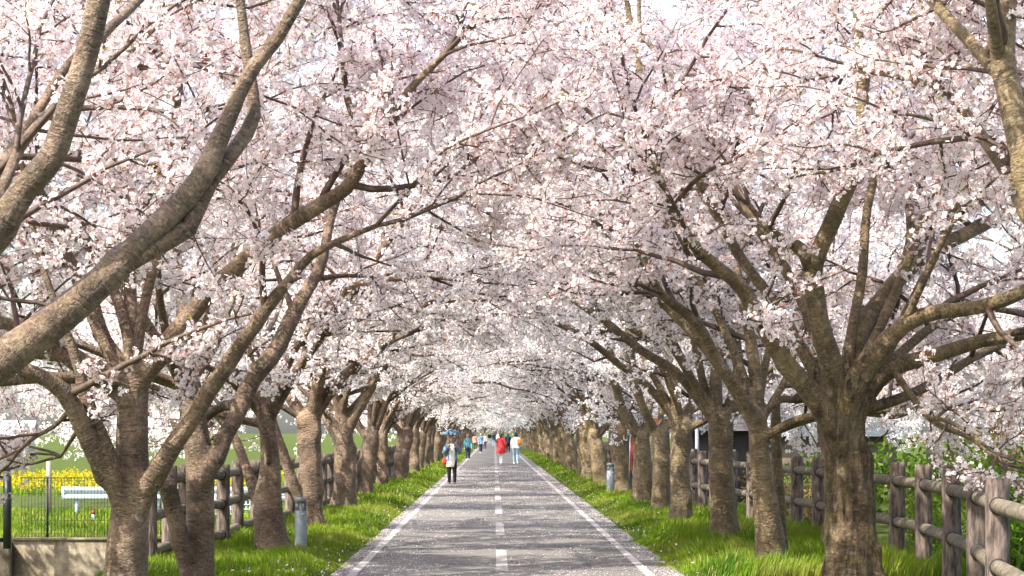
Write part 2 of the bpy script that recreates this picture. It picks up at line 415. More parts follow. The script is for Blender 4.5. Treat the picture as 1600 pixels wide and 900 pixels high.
verge('grass', PATH_R, 5.0, [(24, 34, 30000, 0.25, 0.011), (34, 48, 24000, 0.25, 0.014), (48, 80, 16000, 0.22, 0.024), (80, 190, 9000, 0.22, 0.06)], 12,
      'longer tufty grass along the right edge of the path below the log fence', edge_r)
verge('grass', -15.0, -4.4, [(31.3, 42, 15000, 0.16, 0.014), (42, 66, 14000, 0.22, 0.03)], 13,
      'rough grass behind the wire mesh fence and the concrete wall', lambda x, y: 1.0, 0.0)
# flowering rape
rg = np.random.default_rng(14); n = 5200
x = rg.uniform(-30, -9, n); y = rg.uniform(80, 104, n); Pp = np.stack([x, y, np.full(n, -0.68)], 1)
st = np.tile(np.array([[0.17, 0.27, 0.03]]), (n, 1))
hh = rg.uniform(0.40, 0.75, n) * (0.75 + 0.25 * np.sin(x * 1.3) * np.sin(y * 0.7))
rp = blades('rape_flowers', Pp, hh, np.full(n, 0.06), st, 15, 0.3)
V = []; T = []
fl = []
for i in range(n):
    c = Pp[i] + np.array([rg.normal(0, .08), rg.normal(0, .08), hh[i]])
    for j in range(3):
        p = c + rg.normal(0, 0.055, 3); d1 = rg.normal(0, 1, 3); d1 /= np.linalg.norm(d1); d2 = np.cross(d1, rg.normal(0, 1, 3)); d2 /= np.linalg.norm(d2)
        fl.append([p + d1 * .042, p + d2 * .042, p - d1 * .042, p - d2 * .042])
fl = np.array(fl).reshape(-1, 3); nq = len(fl) // 4
fo = link('petals', mesh_np('petals', fl, np.arange(nq * 4).reshape(-1, 4), m=M['blades'], col=np.tile(np.array([[0.56, 0.46, 0.025]]), (nq * 4, 1))), rp)
tag(rp, 'band of yellow flowering rape at the edge of the green field', 'flowers', None, 'stuff'); tag(fo, kind='stuff')
fld = link('field', mesh_np('field', [(x, y, -0.672) for y in (78, 110, 160, 330) for x in (-400, -120, -40, -7)], [(j * 4 + i, j * 4 + i + 1, j * 4 + i + 5, j * 4 + i + 4) for j in range(3) for i in range(3)], m=M['field'])); tag(fld, kind='structure')

# ------------------------------------------------------------------ fallen petals on the path
rg = np.random.default_rng(21); n = 38000
y = 24.5 + (rg.random(n) ** 1.7) * 85; e = rg.random(n)
x = np.where(e < 0.16, PATH_L + 0.02 + np.abs(rg.normal(0, .16, n)), np.where(e < 0.33, PATH_R - 0.02 - np.abs(rg.normal(0, .18, n)), rg.uniform(PATH_L, PATH_R, n)))
kp = np.array([mnoise.noise(Vector((a * 1.6, b * .55, 0))) + .6 * mnoise.noise(Vector((a * 5, b * 2.2, 3))) for a, b in zip(x, y)]) > rg.uniform(-.45, .35, n)
x = x[kp]; y = y[kp]; n = len(x)
az = rg.uniform(0, 6.28, n); s = rg.uniform(.006, .012, n) * (1 + (y - 25) / 60)
dx = np.stack([np.cos(az), np.sin(az), rg.normal(0, .3, n)], 1) * s[:, None]; dy = np.stack([-np.sin(az), np.cos(az), rg.normal(0, .3, n)], 1) * s[:, None] * .8
c = np.stack([x, y, np.full(n, .012)], 1)
V = np.stack([c - dx, c - dy, c + dx, c + dy], 1).reshape(-1, 3); V[:, 2] = np.maximum(V[:, 2], 0.007)
cc = np.repeat(np.array([[0.80, 0.70, 0.71]]) * rg.uniform(0.75, 1.0, n)[:, None], 4, 0)
m2 = 700; yy = 24.5 + (rg.random(m2) ** 1.5) * 50; lf = rg.random(m2) < .5
xx = np.where(lf, PATH_L - np.abs(rg.normal(0, .55, m2)), PATH_R + np.abs(rg.normal(0, .7, m2))); zz = np.array([ground_z(a, b) for a, b in zip(xx, yy)]) + rg.uniform(.01, .08, m2)
c2 = np.stack([xx, yy, zz], 1); e1 = rg.normal(size=(m2, 3)) * .009; e2 = rg.normal(size=(m2, 3)) * .009
V = np.concatenate([V, np.stack([c2 - e1, c2 - e2, c2 + e1, c2 + e2], 1).reshape(-1, 3)]); cc = np.concatenate([cc, np.tile(np.array([[0.80, 0.72, 0.72]]), (m2 * 4, 1))]); n += m2
pe = link('fallen_petals', mesh_np('fallen_petals', V, np.arange(n * 4).reshape(-1, 4), m=M['blossom'], col=cc))
tag(pe, 'scattered pale pink fallen petals lying on the path and its grass edges', 'petals', None, 'stuff')

# ------------------------------------------------------------------ cherry trees
def smooth_path(pts, rads, step):
    """Catmull-Rom through pts, resampled at about step metres"""
    n = len(pts); op = []; orr = []
    for i in range(n - 1):
        p0 = pts[max(i - 1, 0)]; p1 = pts[i]; p2 = pts[i + 1]; p3 = pts[min(i + 2, n - 1)]
        m_ = max(1, int((p2 - p1).length / step))
        for j in range(m_):
            t = j / m_; t2, t3 = t * t, t * t * t
            op.append(0.5 * ((2 * p1) + (p2 - p0) * t + (2 * p0 - 5 * p1 + 4 * p2 - p3) * t2 + (3 * p1 - p0 - 3 * p2 + p3) * t3))
            orr.append(rads[i] + (rads[i + 1] - rads[i]) * t)
    op.append(pts[-1].copy()); orr.append(rads[-1])
    return op, orr

def zmin_at(x):
    ax = abs(x)
    if ax < 1.4: return 2.95
    if ax < 3.2: return 2.95 - (ax - 1.4) / 1.8 * 1.2
    if ax < 4.2: return 1.75 - (ax - 3.2) * 0.8
    return 0.95

class Tree:
    def __init__(s, seed, origin, side, xoff=None):
        s.r = random.Random(seed); s.seed = seed; s.o = Vector(origin); s.side = side
        s.cl = []; s.limbs = []; s.roots = []; s.paths = []; s.fuse = None; s.hero = xoff is None; s.xoff = 0.0 if xoff is None else xoff
        s.twig_all = not s.hero; s.dens = 1.0; s.outer_low = True
    def ok(s, p):
        x = p.x + s.xoff
        if p.z < zmin_at(x): return False
        if s.hero and p.y < 18.7 and p.z < 2.6: return False
        if s.hero and p.y < 14.4: return False
        return p.z < 10.5
    def rv(s): return Vector((s.r.gauss(0, 1), s.r.gauss(0, 1), s.r.gauss(0, 1)))
    def clusters(s, pts, start, spacing, spread):
        acc = spacing * s.r.random(); run = 0.0; L = sum((pts[i + 1] - pts[i]).length for i in range(len(pts) - 1)) or 1
        for i in range(len(pts) - 1):
            a, b = pts[i], pts[i + 1]; l = (b - a).length
            while acc < l:
                if (run + acc) / L >= start:
                    q = a.lerp(b, acc / l) + s.rv() * spread
                    if s.ok(q): s.cl.append((q.x, q.y, q.z))
                acc += spacing * s.r.uniform(.6, 1.4) / s.dens
            acc -= l; run += l
    def path(s, p, d, length, n, wander, flat):
        pts = [p.copy()]; d = d.normalized(); st = length / n
        for i in range(n):
            d = d + s.rv() * wander
            d.z += (flat - d.z) * 0.10
            d.normalize(); p = p + d * st
            pts.append(p.copy())
        return pts
    def twig_dir(s, t, lo, hi):
        ang = R(s.r.uniform(lo, hi)); v = s.rv(); v = v - t * v.dot(t)
        if v.length < 1e-4: v = Vector((0, 0, 1))
        return (t * math.cos(ang) + v.normalized() * math.sin(ang)).normalized()
    def branch(s, mb, p, d, length, r, level, seen=True):
        """a side branch with its own side branches; level 1 secondary, 2 tertiary, 3 twig"""
        if level == 1:
            pts = s.path(p, d, length, 9, 0.13, 0.12)
        elif level == 2:
            pts = s.path(p, d, length, 5, 0.14, 0.02)
        else:
            pts = s.path(p, d, length, 3, 0.16, -0.05)
        keep = [pts[0]]
        for q in pts[1:]:
            if not s.ok(q): break
            keep.append(q)
        pts = keep
        if len(pts) < 2: return
        n = len(pts); rr = [r * (1 - 0.75 * i / max(1, n - 1)) + 0.0018 for i in range(n)]
        vis = seen and (s.twig_all or any(in_frame(q.x, q.y, q.z, 60) for q in pts))
        if vis and not (level == 3 and s.skip_twigs):
            mb.tube(pts, rr, 6 if level == 1 else (4 if level == 2 else 3), caps=False)
        if level == 1:
            s.clusters(pts, 0.35, 0.085, 0.035); sp = s.sp2
            x = sp * (0.8 + s.r.random())
            L = length * (n - 1) / 9
            while x < L:
                f = x / L * (n - 1); i = min(int(f), n - 2); q = pts[i].lerp(pts[i + 1], f - i)
                t = (pts[i + 1] - pts[i]).normalized()
                s.branch(mb, q, s.twig_dir(t, 35, 70), s.r.uniform(0.5, 1.25) * (1.1 - 0.4 * x / L), max(0.0058, rr[i] * 0.5), 2, vis)
                x += sp * s.r.uniform(.6, 1.4)
        elif level == 2:
            s.clusters(pts, 0.1, 0.072, 0.035)
            for j in range(s.r.choice((3, 4, 4, 5))):
                f = s.r.uniform(0.15, 1.0) * (n - 1); i = min(int(f), n - 2); q = pts[i].lerp(pts[i + 1], f - i)
                t = (pts[i + 1] - pts[i]).normalized()
                s.branch(mb, q, s.twig_dir(t, 30, 75), s.r.uniform(0.2, 0.5), 0.0036, 3, vis)
        else:
            s.clusters(pts, 0.05, 0.066, 0.028)
    skip_twigs = False; sp2 = 0.30; sp1 = 0.42
    def dress(s, mb, pts, rads, start, scale=1.0, end_split=True):
        """side branches all along a limb"""
        L = [0.0]
        for i in range(1, len(pts)): L.append(L[-1] + (pts[i] - pts[i - 1]).length)
        tot = L[-1]; x = tot * start + s.r.random() * s.sp1; i = 0
        while x < tot:
            while i < len(pts) - 2 and L[i + 1] < x: i += 1
            q = pts[i].lerp(pts[i + 1], (x - L[i]) / max(1e-6, L[i + 1] - L[i])); t = (pts[i + 1] - pts[i]).normalized()
            d = s.twig_dir(t, 40, 75)
            if d.z < -0.25 and s.r.random() < 0.7: d.z *= -0.6; d.normalize()
            d = (d + Vector((0.22 * s.side, 0, 0.05))).normalized()
            ln = s.r.uniform(1.2, 2.7) * scale * (1.15 - 0.5 * x / tot)
            s.branch(mb, q, d, ln, min(rads[i] * 0.45, 0.030) + 0.004, 1)
            x += s.sp1 * s.r.uniform(.6, 1.5)
        if end_split:
            t = (pts[-1] - pts[-2]).normalized()
            for j in range(3):
                s.branch(mb, pts[-1] - t * 0.02, s.twig_dir(t, 8, 40), s.r.uniform(1.6, 2.9) * scale, max(rads[-1] * 0.75, 0.012), 1)
    def knots(s, n, L):
        return [(s.r.uniform(0, 6.28), s.r.uniform(0.1, 0.95) * L, s.r.uniform(0.15, 0.4), s.r.uniform(0.025, 0.06)) for _ in range(n)]
    def wood_disp(s, amp, kn, r0, freq=2.2, seed=0, ridged=0.0):
        def f(th, L, i):
            c, sn = math.cos(th), math.sin(th)
            v = 1 + amp * mnoise.noise(Vector((c * 1.2 + seed, sn * 1.2, L * freq))) + amp * 0.4 * mnoise.noise(Vector((c * 3.5, sn * 3.5 + seed, L * freq * 4)))
            if ridged:
                v += ridged * (abs(mnoise.noise(Vector((c * 4.0 + seed, sn * 4.0, L * 0.9)))) - 0.25) + ridged * 0.35 * mnoise.noise(Vector((c * 11, sn * 11, L * 5 + seed)))
            for (t0, l0, a, sg) in kn:
                dt = abs((th - t0 + math.pi) % (2 * math.pi) - math.pi) * r0
                g = (dt * dt + (L - l0) ** 2) / (sg * sg)
                if g < 9: v += a * math.exp(-g)
            return v
        return f
    def limb(s, pts, rads, start=0.3, sides=12, scale=1.0, step=0.10, end_split=True, flare=True, amp=0.07, dress=True, root=True):
        pp, rr = smooth_path(pts, rads, step)
        L = sum((pp[i + 1] - pp[i]).length for i in range(len(pp) - 1))
        if flare:
            acc = 0.0
            for i in range(len(pp)):
                if i: acc += (pp[i] - pp[i - 1]).length
                rr[i] *= 1 + 0.10 * math.exp(-(acc / (rads[0] * 2.2)) ** 2)
        mb = MB(); kn = s.knots(int(L * 1.6), L)
        mb.tube(pp, rr, sides, caps=True, disp=s.wood_disp(amp, kn, rads[0], 2.5, s.r.uniform(0, 50)))
        mb.split = len(mb.q)
        if dress: s.dress(mb, pp, rr, start, scale, end_split)
        s.limbs.append(mb); s.paths.append(pp)
        if root: s.roots.append((pp, rr, mb))
        return pp, rr, mb
    def generic_limb(s, p, az, elev, length, r, start=0.3, scale=1.0, sides=8, flat=0.25):
        d = Vector((math.cos(az) * math.cos(elev), math.sin(az) * math.cos(elev), math.sin(elev)))
        if s.hero and math.cos(az) * s.side < -0.5: flat = -0.10; length *= 1.12
        pts = [p.copy()]; n = 9; st = length / n; q = p.copy()
        for i in range(n):
            d = d + s.rv() * 0.12
            if i > 2: d.z += (flat - d.z) * 0.09
            d.normalize(); q = q + d * st
            x = q.x + s.xoff
            if q.z < zmin_at(x) + 0.25: q.z = zmin_at(x) + 0.25
            if s.hero and q.y < 12.6: break
            pts.append(q.copy())
        if len(pts) < 3: return
        m_ = len(pts)
        return s.limb(pts, [r * (1 - 0.80 * i / (m_ - 1)) + 0.004 for i in range(m_)], start, sides, scale, 0.22 if not s.hero else 0.14)

def rot_rand(rg, n):
    q = rg.normal(size=(n, 4)); q /= np.linalg.norm(q, axis=1)[:, None]; w, x, y, z = q.T
    return np.stack([1 - 2 * (y * y + z * z), 2 * (x * y - z * w), 2 * (x * z + y * w), 2 * (x * y + z * w), 1 - 2 * (x * x + z * z), 2 * (y * z - x * w),
                     2 * (x * z - y * w), 2 * (y * z + x * w), 1 - 2 * (x * x + y * y)], 1).reshape(-1, 3, 3)

def flower_template(rg, kind):
    """a cluster of blossoms on one spur"""
    V = []; Q = []; C = []; T = []
    nf = {'fine': 7, 'tri': 7, 'mid': 6, 'far': 4}[kind]; rad = {'fine': 0.0185, 'tri': 0.0192, 'mid': 0.0195, 'far': 0.030}[kind]
    for i in range(nf):
        u = rg.normal(size=3); u /= np.linalg.norm(u); c = u * rg.uniform(.022, .058)
        nrm = u + rg.normal(size=3) * .45; nrm /= np.linalg.norm(nrm)
        a = np.cross(nrm, rg.normal(size=3)); a /= np.linalg.norm(a); b = np.cross(nrm, a)
        tint = np.array([0.955, 0.949, 0.942]) * rg.uniform(.97, 1.0) + np.array([0.003, -0.024, -0.017]) * rg.random()
        if kind == 'fine':
            cup = rg.uniform(0.1, 0.6)
            for p in range(5):
                t0 = 2 * math.pi * p / 5
                o = len(V)
                for (dt, rr, up, col) in ((0, 0.02, -.05, np.array([0.87, 0.68, 0.71])), (-.58, .80, cup * .55, tint), (0, 1.04, cup, tint), (.58, .80, cup * .55, tint)):
                    V.append(c + (a * math.cos(t0 + dt) + b * math.sin(t0 + dt)) * rad * rr + nrm * rad * up); C.append(col)
                Q.append((o, o + 1, o + 2, o + 3))
        elif kind == 'tri':
            cup = rg.uniform(0.1, 0.5)
            for p in range(5):
                t0 = 2 * math.pi * p / 5
                o = len(V)
                for (dt, rr, up, col) in ((0, 0.05, -.05, np.array([0.89, 0.75, 0.78])), (-.50, 1.0, cup, tint), (.50, 1.0, cup, tint)):
                    V.append(c + (a * math.cos(t0 + dt) + b * math.sin(t0 + dt)) * rad * rr + nrm * rad * up); C.append(col)
                T.append((o, o + 1, o + 2))
        else:
            o = len(V)
            for p in range(4):
                t0 = math.pi / 2 * p; V.append(c + (a * math.cos(t0) + b * math.sin(t0)) * rad * rg.uniform(.95, 1.25)); C.append(tint * np.array([1.0, 0.985, 0.988]))
            Q.append((o, o + 1, o + 2, o + 3))
    # red-brown stalks and buds, now and then a bronze-green young leaf
    for i in range({'fine': 3, 'tri': 2, 'mid': 1, 'far': 0}[kind]):
        u = rg.normal(size=3); u /= np.linalg.norm(u); s = np.cross(u, rg.normal(size=3)); s /= np.linalg.norm(s)
        o = len(V); w = .0022 if kind == 'fine' else .004
        for q in (-s * w, s * w, u * .05 + s * w * 1.6, u * .05 - s * w * 1.6): V.append(q); C.append(np.array([0.46, 0.25, 0.22]))
        Q.append((o, o + 1, o + 2, o + 3))
    if rg.random() < (0.20 if kind != 'far' else 0.0):
        for i in range(2):
            u = rg.normal(size=3); u /= np.linalg.norm(u); s = np.cross(u, rg.normal(size=3)); s /= np.linalg.norm(s)
            o = len(V); col = np.array([0.30, 0.28, 0.06]) if rg.random() < .6 else np.array([0.36, 0.17, 0.07])
            for q in (u * .03, u * .05 + s * .008, u * .078, u * .05 - s * .008): V.append(q); C.append(col)
            Q.append((o, o + 1, o + 2, o + 3))
    return np.array(V), np.array(Q, int).reshape(-1, 4), np.array(C), np.array(T, int).reshape(-1, 3)
_rg = np.random.default_rng(5)
TPL = {kd: [flower_template(_rg, kd) for _ in range(9)] for kd in ('fine', 'tri', 'mid', 'far')}

def crown_mesh(name, cl, kinds, seed, scale=1.0):
    rg = np.random.default_rng(seed); cl = np.asarray(cl, float); kinds = np.asarray(kinds)
    Vs = []; Qs = []; Cs = []; Ts = []; off = 0
    pick = rg.integers(0, 9, len(cl))
    for kd in ('fine', 'tri', 'mid', 'far'):
        for t in range(9):
            idx = np.nonzero((kinds == kd) & (pick == t))[0]
            if len(idx) == 0: continue
            v, q, c, tt = TPL[kd][t]; n = len(idx)
            Rm = rot_rand(rg, n); s = rg.uniform(.85, 1.25, n) * scale
            VV = np.einsum('nij,kj->nki', Rm, v) * s[:, None, None] + cl[idx][:, None, :]
            tn = 1 - np.stack([rg.uniform(0, .015, n), rg.uniform(0, .028, n), rg.uniform(0, .024, n)], 1)
            Vs.append(VV.reshape(-1, 3)); Cs.append((c[None] * tn[:, None, :]).reshape(-1, 3))
            Qs.append((q[None] + (off + np.arange(n) * len(v))[:, None, None]).reshape(-1, 4)); Ts.append((tt[None] + (off + np.arange(n) * len(v))[:, None, None]).reshape(-1, 3)); off += n * len(v)
    return mesh_np(name, np.concatenate(Vs), np.concatenate(Qs), np.concatenate(Ts), m=M['blossom'], col=np.clip(np.concatenate(Cs), 0, 1))

TRIS = {'crown': 0, 'wood': 0}
def shift(mb, o):
    mb.v = [(a - o.x, b - o.y, c - o.z) for a, b, c in mb.v]

def fused_trunk(t, mb, root, m):
    """one continuous skin over the stem and the first stretch of every limb"""
    src = MB(); src.v = list(mb.v); src.q = list(mb.q); src.t = list(mb.t); src.b = list(mb.b)
    for pp, rr, lm in t.roots:
        acc = 0.0; k_ = 1; reach = 0.30 + 2.6 * rr[0]
        while k_ < len(pp) - 1 and acc < reach: acc += (pp[k_] - pp[k_ - 1]).length; k_ += 1
        n_ = k_ + 1
        src.tube(pp[:n_], [rr[i] * (1.07 - 0.10 * (i / (n_ - 1)) ** 2) for i in range(n_)], 18, caps=True)
    me = src.mesh('src'); o = bpy.data.objects.new('tmp', me); COL.objects.link(o)
    md = o.modifiers.new('r', 'REMESH'); md.mode = 'VOXEL'; md.voxel_size = t.fuse
    sm = o.modifiers.new('s', 'SMOOTH'); sm.iterations = 5; sm.factor = 0.5
    dg = bpy.context.evaluated_depsgraph_get()
    r = bpy.data.meshes.new_from_object(o.evaluated_get(dg)); bpy.data.objects.remove(o); bpy.data.meshes.remove(me)
    n_ = len(r.vertices); co = np.empty(n_ * 3, np.float32); r.vertices.foreach_get('co', co); co = co.reshape(-1, 3)
    co = co - np.array(t.o, np.float32)[None]; r.vertices.foreach_set('co', co.ravel())
    for a_ in [a_.name for a_ in r.attributes if a_.name == 'bark']: r.attributes.remove(r.attributes[a_])
    a_ = r.attributes.new('bark', 'FLOAT_VECTOR', 'POINT'); a_.data.foreach_set('vector', co.ravel())
    r.materials.clear(); r.materials.append(m); r.polygons.foreach_set('use_smooth', np.ones(len(r.polygons), bool)); r.update()
    TRIS['wood'] += len(r.polygons) * 2
    link('trunk', r, root)

def finish_tree(t, trunk_mb, label, wood, old=None, group='cherry trees lining the path'):
    o = t.o; root = empty('cherry_tree', o, label, 'tree', group)
    if t.fuse: fused_trunk(t, trunk_mb, root, old or wood)
    else: shift(trunk_mb, o); trunk_mb.build('trunk', old or wood, root, True)
    for mb in t.limbs:
        shift(mb, o); TRIS['wood'] += len(mb.q) * 2; mb.build('limb', wood, root, True)
    cl = np.array(t.cl)
    kinds = []
    for (x, y, z) in cl:
        vis = y > 5 and in_frame(x, y, z, 30)
        kinds.append(('fine' if y < 19.5 else 'tri' if y < 27 else 'mid') if vis else 'far')
    me = crown_mesh('crown', cl - np.array(o)[None], kinds, t.seed)
    TRIS['crown'] += len(me.polygons) * 2
    c = link('crown', me, root); tag(c, kind='stuff')
    return root

def tr(D, pts, dd0=0.0, dd1=0.0, k=0.46):
    """stations along a stem: (px, py, width px) at distance D, running from D+dd0 to D+dd1"""
    n = len(pts); P3 = []; rd = []
    for i, (px, py, w) in enumerate(pts):
        Y = D + dd0 + (dd1 - dd0) * i / max(1, n - 1)
        P3.append(P(px, py, Y)); rd.append(w * k * Y / F)
    return P3, rd

def hero(seed, D, side, base_px, trunk, label, wood, traced, generic=(), old=None, amp=0.10, ridged=0.0, knots=5, stems=(), base_flare=0.22, sides=40):
    t = Tree(seed, (0, 0, 0), side)
    tp, trd = tr(D, trunk)
    gz = ground_z(tp[0].x, D)
    t.o = Vector((tp[0].x, D, gz))
    tp[0].z = gz - 0.05
    pp, rr = smooth_path(tp, trd, 0.045); L = sum((pp[i + 1] - pp[i]).length for i in range(len(pp) - 1))
    rr[-1] *= 0.55; rr[-2] *= 0.82
    ph = t.r.uniform(0, 6)
    acc = [0.0]
    for i in range(1, len(pp)): acc.append(acc[-1] + (pp[i] - pp[i - 1]).length)
    kn = [(t.r.uniform(0, 6.28), t.r.uniform(0.15, 0.9) * L, t.r.uniform(0.10, 0.24), t.r.uniform(0.06, 0.12)) for _ in range(knots)]
    wd_ = t.wood_disp(amp, kn, trd[1], 1.6, t.r.uniform(0, 50), ridged)
    def disp(th, l, i):
        g = math.exp(-l / 0.22)
        return wd_(th, l, i) + g * base_flare * (0.55 + 0.45 * math.cos(th * 4 + ph) + 0.25 * math.cos(th * 7 + 2 * ph))
    mb = MB(); mb.tube(pp, rr, sides, caps=True, disp=disp)
    for st in stems:
        a, b = tr(D, st[0], st[1], st[2]); a, b = smooth_path(a, b, 0.06)
        mb.tube(a, b, 20, caps=True, disp=t.wood_disp(amp, t.knots(4, 2), b[0], 2, t.r.uniform(0, 50)))
    for (pts, d0, d1, start, scale) in traced:
        a, b = tr(D, pts, d0, d1, 0.405)
        q = min(pp, key=lambda v: (v - (a[0] - Vector((0, 0, 0.30)))).length)
        qi = pp.index(q)
        rooted = (q - a[0]).length < 1.6 * rr[qi] + 0.34 and not (t.paths and (a[0].z - pp[-1].z) > 0.2)
        if rooted:
            q = q - Vector((0, 0, 0.18)); a.insert(0, q.lerp(a[0], 0.35)); b.insert(0, b[0] * 0.66)
        elif t.paths:
            def ray(v): return v / v.y
            e0 = Vector((0, 0, EYE)); c0 = ray(a[0] - e0)
            hit = min((v for path in t.paths for v in path), key=lambda v: (ray(v - e0) - c0).length + 0.02 * abs(v.y - a[0].y))
            dl = hit - a[0]
            for i in range(len(a)): a[i] = a[i] + dl * (1 - i / len(a))
        t.limb(a, b, min(0.7, start * (1.2 if D < 30 else 0.5 if side > 0 else 0.95)), 14, scale, root=rooted)
    top = pp[-3]
    for (az, el, ln, r) in generic:
        t.generic_limb(top - Vector((0, 0, t.r.uniform(0.0, 0.3))), R(az), R(el), ln, r, 0.3 if D < 30 else 0.1 if side > 0 else 0.25)
    if D > 18: t.fuse = 0.018 if D < 22 else 0.024 if D < 33 else 0.035
    finish_tree(t, mb, label, wood, old)
    return t

BK, BR, BO = M['bark'], M['bark_right'], M['bark_old']
# big tree at the left edge: its trunk stands just outside the frame, its limbs cross the top left corner
hero(100, 14.0, 1, None, [(-175, 1087, 120), (-160, 900, 105), (-140, 720, 98), (-120, 640, 105)],
     'near cherry tree whose thick tan limbs sweep across the top left corner', BK,
     [([(-120, 650, 86), (-50, 600, 82), (0, 565, 78), (100, 490, 66), (187, 413, 56), (267, 333, 48), (313, 280, 44), (347, 207, 36), (373, 147, 31), (400, 100, 29), (433, 60, 26), (467, 0, 22), (500, -70, 18)], 0.0, 0.1, 0.56, 1.0),
      ([(180, 425, 44), (235, 395, 42), (287, 366, 40), (300, 340, 36), (325, 290, 32), (352, 255, 30), (381, 215, 29), (394, 186, 28), (393, 150, 24), (384, 90, 21), (374, 0, 18), (370, -80, 15)], 0.1, 0.3, 0.4, 0.9),
      ([(-130, 640, 70), (-70, 460, 64), (-20, 385, 60), (0, 355, 58), (40, 293, 53), (80, 247, 52), (107, 173, 48), (135, 85, 46), (155, 0, 44), (175, -90, 38), (200, -190, 30)], 0.0, -0.6, 0.5, 0.9),
      ([(138, 70, 22), (165, 40, 20), (200, 12, 17), (240, -25, 14)], -0.3, 0.5, 0.2, 0.7)],
     generic=[(100, 55, 4.8, .07), (150, 45, 4.0, .06), (75, 60, 5.4, .05)], sides=24)
# right edge counterpart
hero(101, 15.0, -1, None, [(1735, 1060, 120), (1720, 900, 100), (1705, 700, 92), (1690, 560, 98)],
     'near cherry tree mostly outside the right edge, thick limb rising in the top right corner', BR,
     [([(1690, 580, 64), (1640, 400, 58), (1605, 270, 52), (1588, 193, 50), (1574, 133, 48), (1567, 87, 46), (1573, 0, 44), (1590, -100, 36)], 0.0, 0.6, 0.55, 0.9),
      ([(1600, 262, 36), (1600, 165, 30), (1547, 100, 26), (1493, 40, 23), (1467, 13, 21), (1420, -40, 17)], 0.3, 1.2, 0.25, 0.9),
      ([(1574, 120, 30), (1562, 60, 26), (1550, -10, 22), (1530, -90, 18)], 0.5, -0.2, 0.4, 0.8)],
     generic=[(80, 66, 5.0, .07), (30, 55, 4.0, .06), (60, 70, 5.5, .06)], sides=24)

# ---- left row
hero(111, 19.7, 1, None, [(193, 969, 86), (196, 900, 74), (203, 800, 66), (206, 740, 60), (206, 700, 56), (207, 640, 52), (208, 600, 55), (208, 575, 54)],
     'cherry tree with straight ringed trunk in front of the mesh fence at bottom left', BK,
     [([(206, 605, 40), (190, 572, 32), (163, 530, 29), (150, 493, 27), (140, 460, 25), (112, 410, 21), (80, 350, 17), (58, 290, 13)], 0, 0.9, 0.35, 0.9),
      ([(207, 600, 34), (205, 560, 29), (204, 490, 27), (202, 420, 24), (196, 330, 20), (188, 240, 16), (186, 150, 12)], 0.05, 1.3, 0.35, 0.9),
      ([(212, 606, 46), (236, 572, 40), (268, 528, 37), (300, 490, 36), (333, 450, 34), (367, 420, 33), (400, 390, 32), (433, 365, 31), (467, 340, 30), (505, 318, 28), (540, 295, 27), (562, 262, 25), (575, 240, 23), (600, 200, 18), (640, 140, 15), (700, 80, 12)], -0.05, -1.4, 0.40, 1.0),
      ([(566, 262, 20), (572, 235, 17), (560, 195, 15), (545, 155, 14), (536, 90, 11), (530, 20, 9)], -1.1, -0.6, 0.25, 0.7),
      ([(182, 760, 44), (166, 742, 42), (155, 722, 39), (143, 697, 38), (130, 668, 37), (117, 640, 36), (100, 612, 34), (78, 595, 31), (50, 582, 28), (20, 570, 25), (-30, 545, 20)], -0.1, -0.9, 0.35, 0.9),
      ([(176, 735, 34), (168, 706, 32), (157, 680, 30), (147, 657, 28), (138, 632, 26), (129, 608, 25), (124, 575, 23), (112, 540, 19), (92, 490, 15), (62, 400, 12), (40, 290, 10), (18, 160, 8)], -0.22, -0.7, 0.35, 0.9),
      ([(228, 762, 46), (240, 748, 44), (254, 723, 40), (277, 687, 36), (300, 655, 34), (328, 610, 32), (355, 571, 31), (382, 530, 28), (402, 503, 26), (427, 467, 23), (455, 435, 20), (485, 400, 17), (533, 375, 13), (590, 352, 9)], -0.1, -1.2, 0.45, 0.9),
      ([(128, 640, 12), (112, 648, 10), (90, 667, 9), (60, 683, 8), (34, 702, 6), (0, 718, 5)], -0.5, 0.6, 0.1, 0.55),
      ([(140, 640, 12), (128, 668, 10), (112, 692, 8), (95, 716, 5)], -0.4, 0.9, 0.1, 0.5)],
     generic=[(200, 20, 4.2, .055), (165, 35, 4.5, .05), (230, 12, 3.6, .05), (150, 66, 6.2, .05), (115, 64, 6.2, .05), (75, 70, 6.0, .045)], amp=0.05, knots=7, base_flare=0.14)
hero(112, 24.1, 1, None, [(308, 922, 58), (312, 860, 49), (313, 790, 47), (313, 740, 48), (309, 700, 47), (302, 650, 46), (297, 610, 40), (295, 585, 38)],
     'cherry tree with a cut-off side stem leaning from its foot, second from the left', BK,
     [([(322, 735, 40), (338, 716, 37), (350, 684, 34), (364, 660, 33), (378, 632, 34), (392, 597, 35), (420, 562, 36), (436, 540, 34), (447, 515, 32), (458, 490, 30), (470, 470, 27), (484, 447, 24), (497, 425, 22), (508, 385, 19), (516, 345, 17), (532, 300, 14), (560, 240, 11)], -0.1, 1.0, 0.42, 1.0),
      ([(296, 600, 36), (293, 560, 32), (288, 520, 28), (284, 470, 23), (278, 410, 18), (272, 330, 13)], 0, 0.8, 0.3, 0.9),
      ([(378, 640, 24), (350, 640, 20), (325, 655, 15), (300, 690, 8)], 0.3, 0.6, 0.5, 0.5),
      ([(300, 625, 28), (275, 580, 24), (262, 530, 20), (250, 470, 15), (246, 400, 11)], 0, -1.0, 0.3, 0.9)],
     generic=[(180, 22, 4.5, .05), (120, 50, 4.6, .05), (150, 64, 6.4, .05), (80, 66, 6.2, .05), (215, 18, 4.0, .05), (30, 55, 4.6, .045)], amp=0.06, knots=6,
     stems=[([(306, 935, 36), (293, 885, 33), (277, 820, 31), (266, 775, 32), (260, 752, 30)], -0.02, -0.45)], base_flare=0.12)
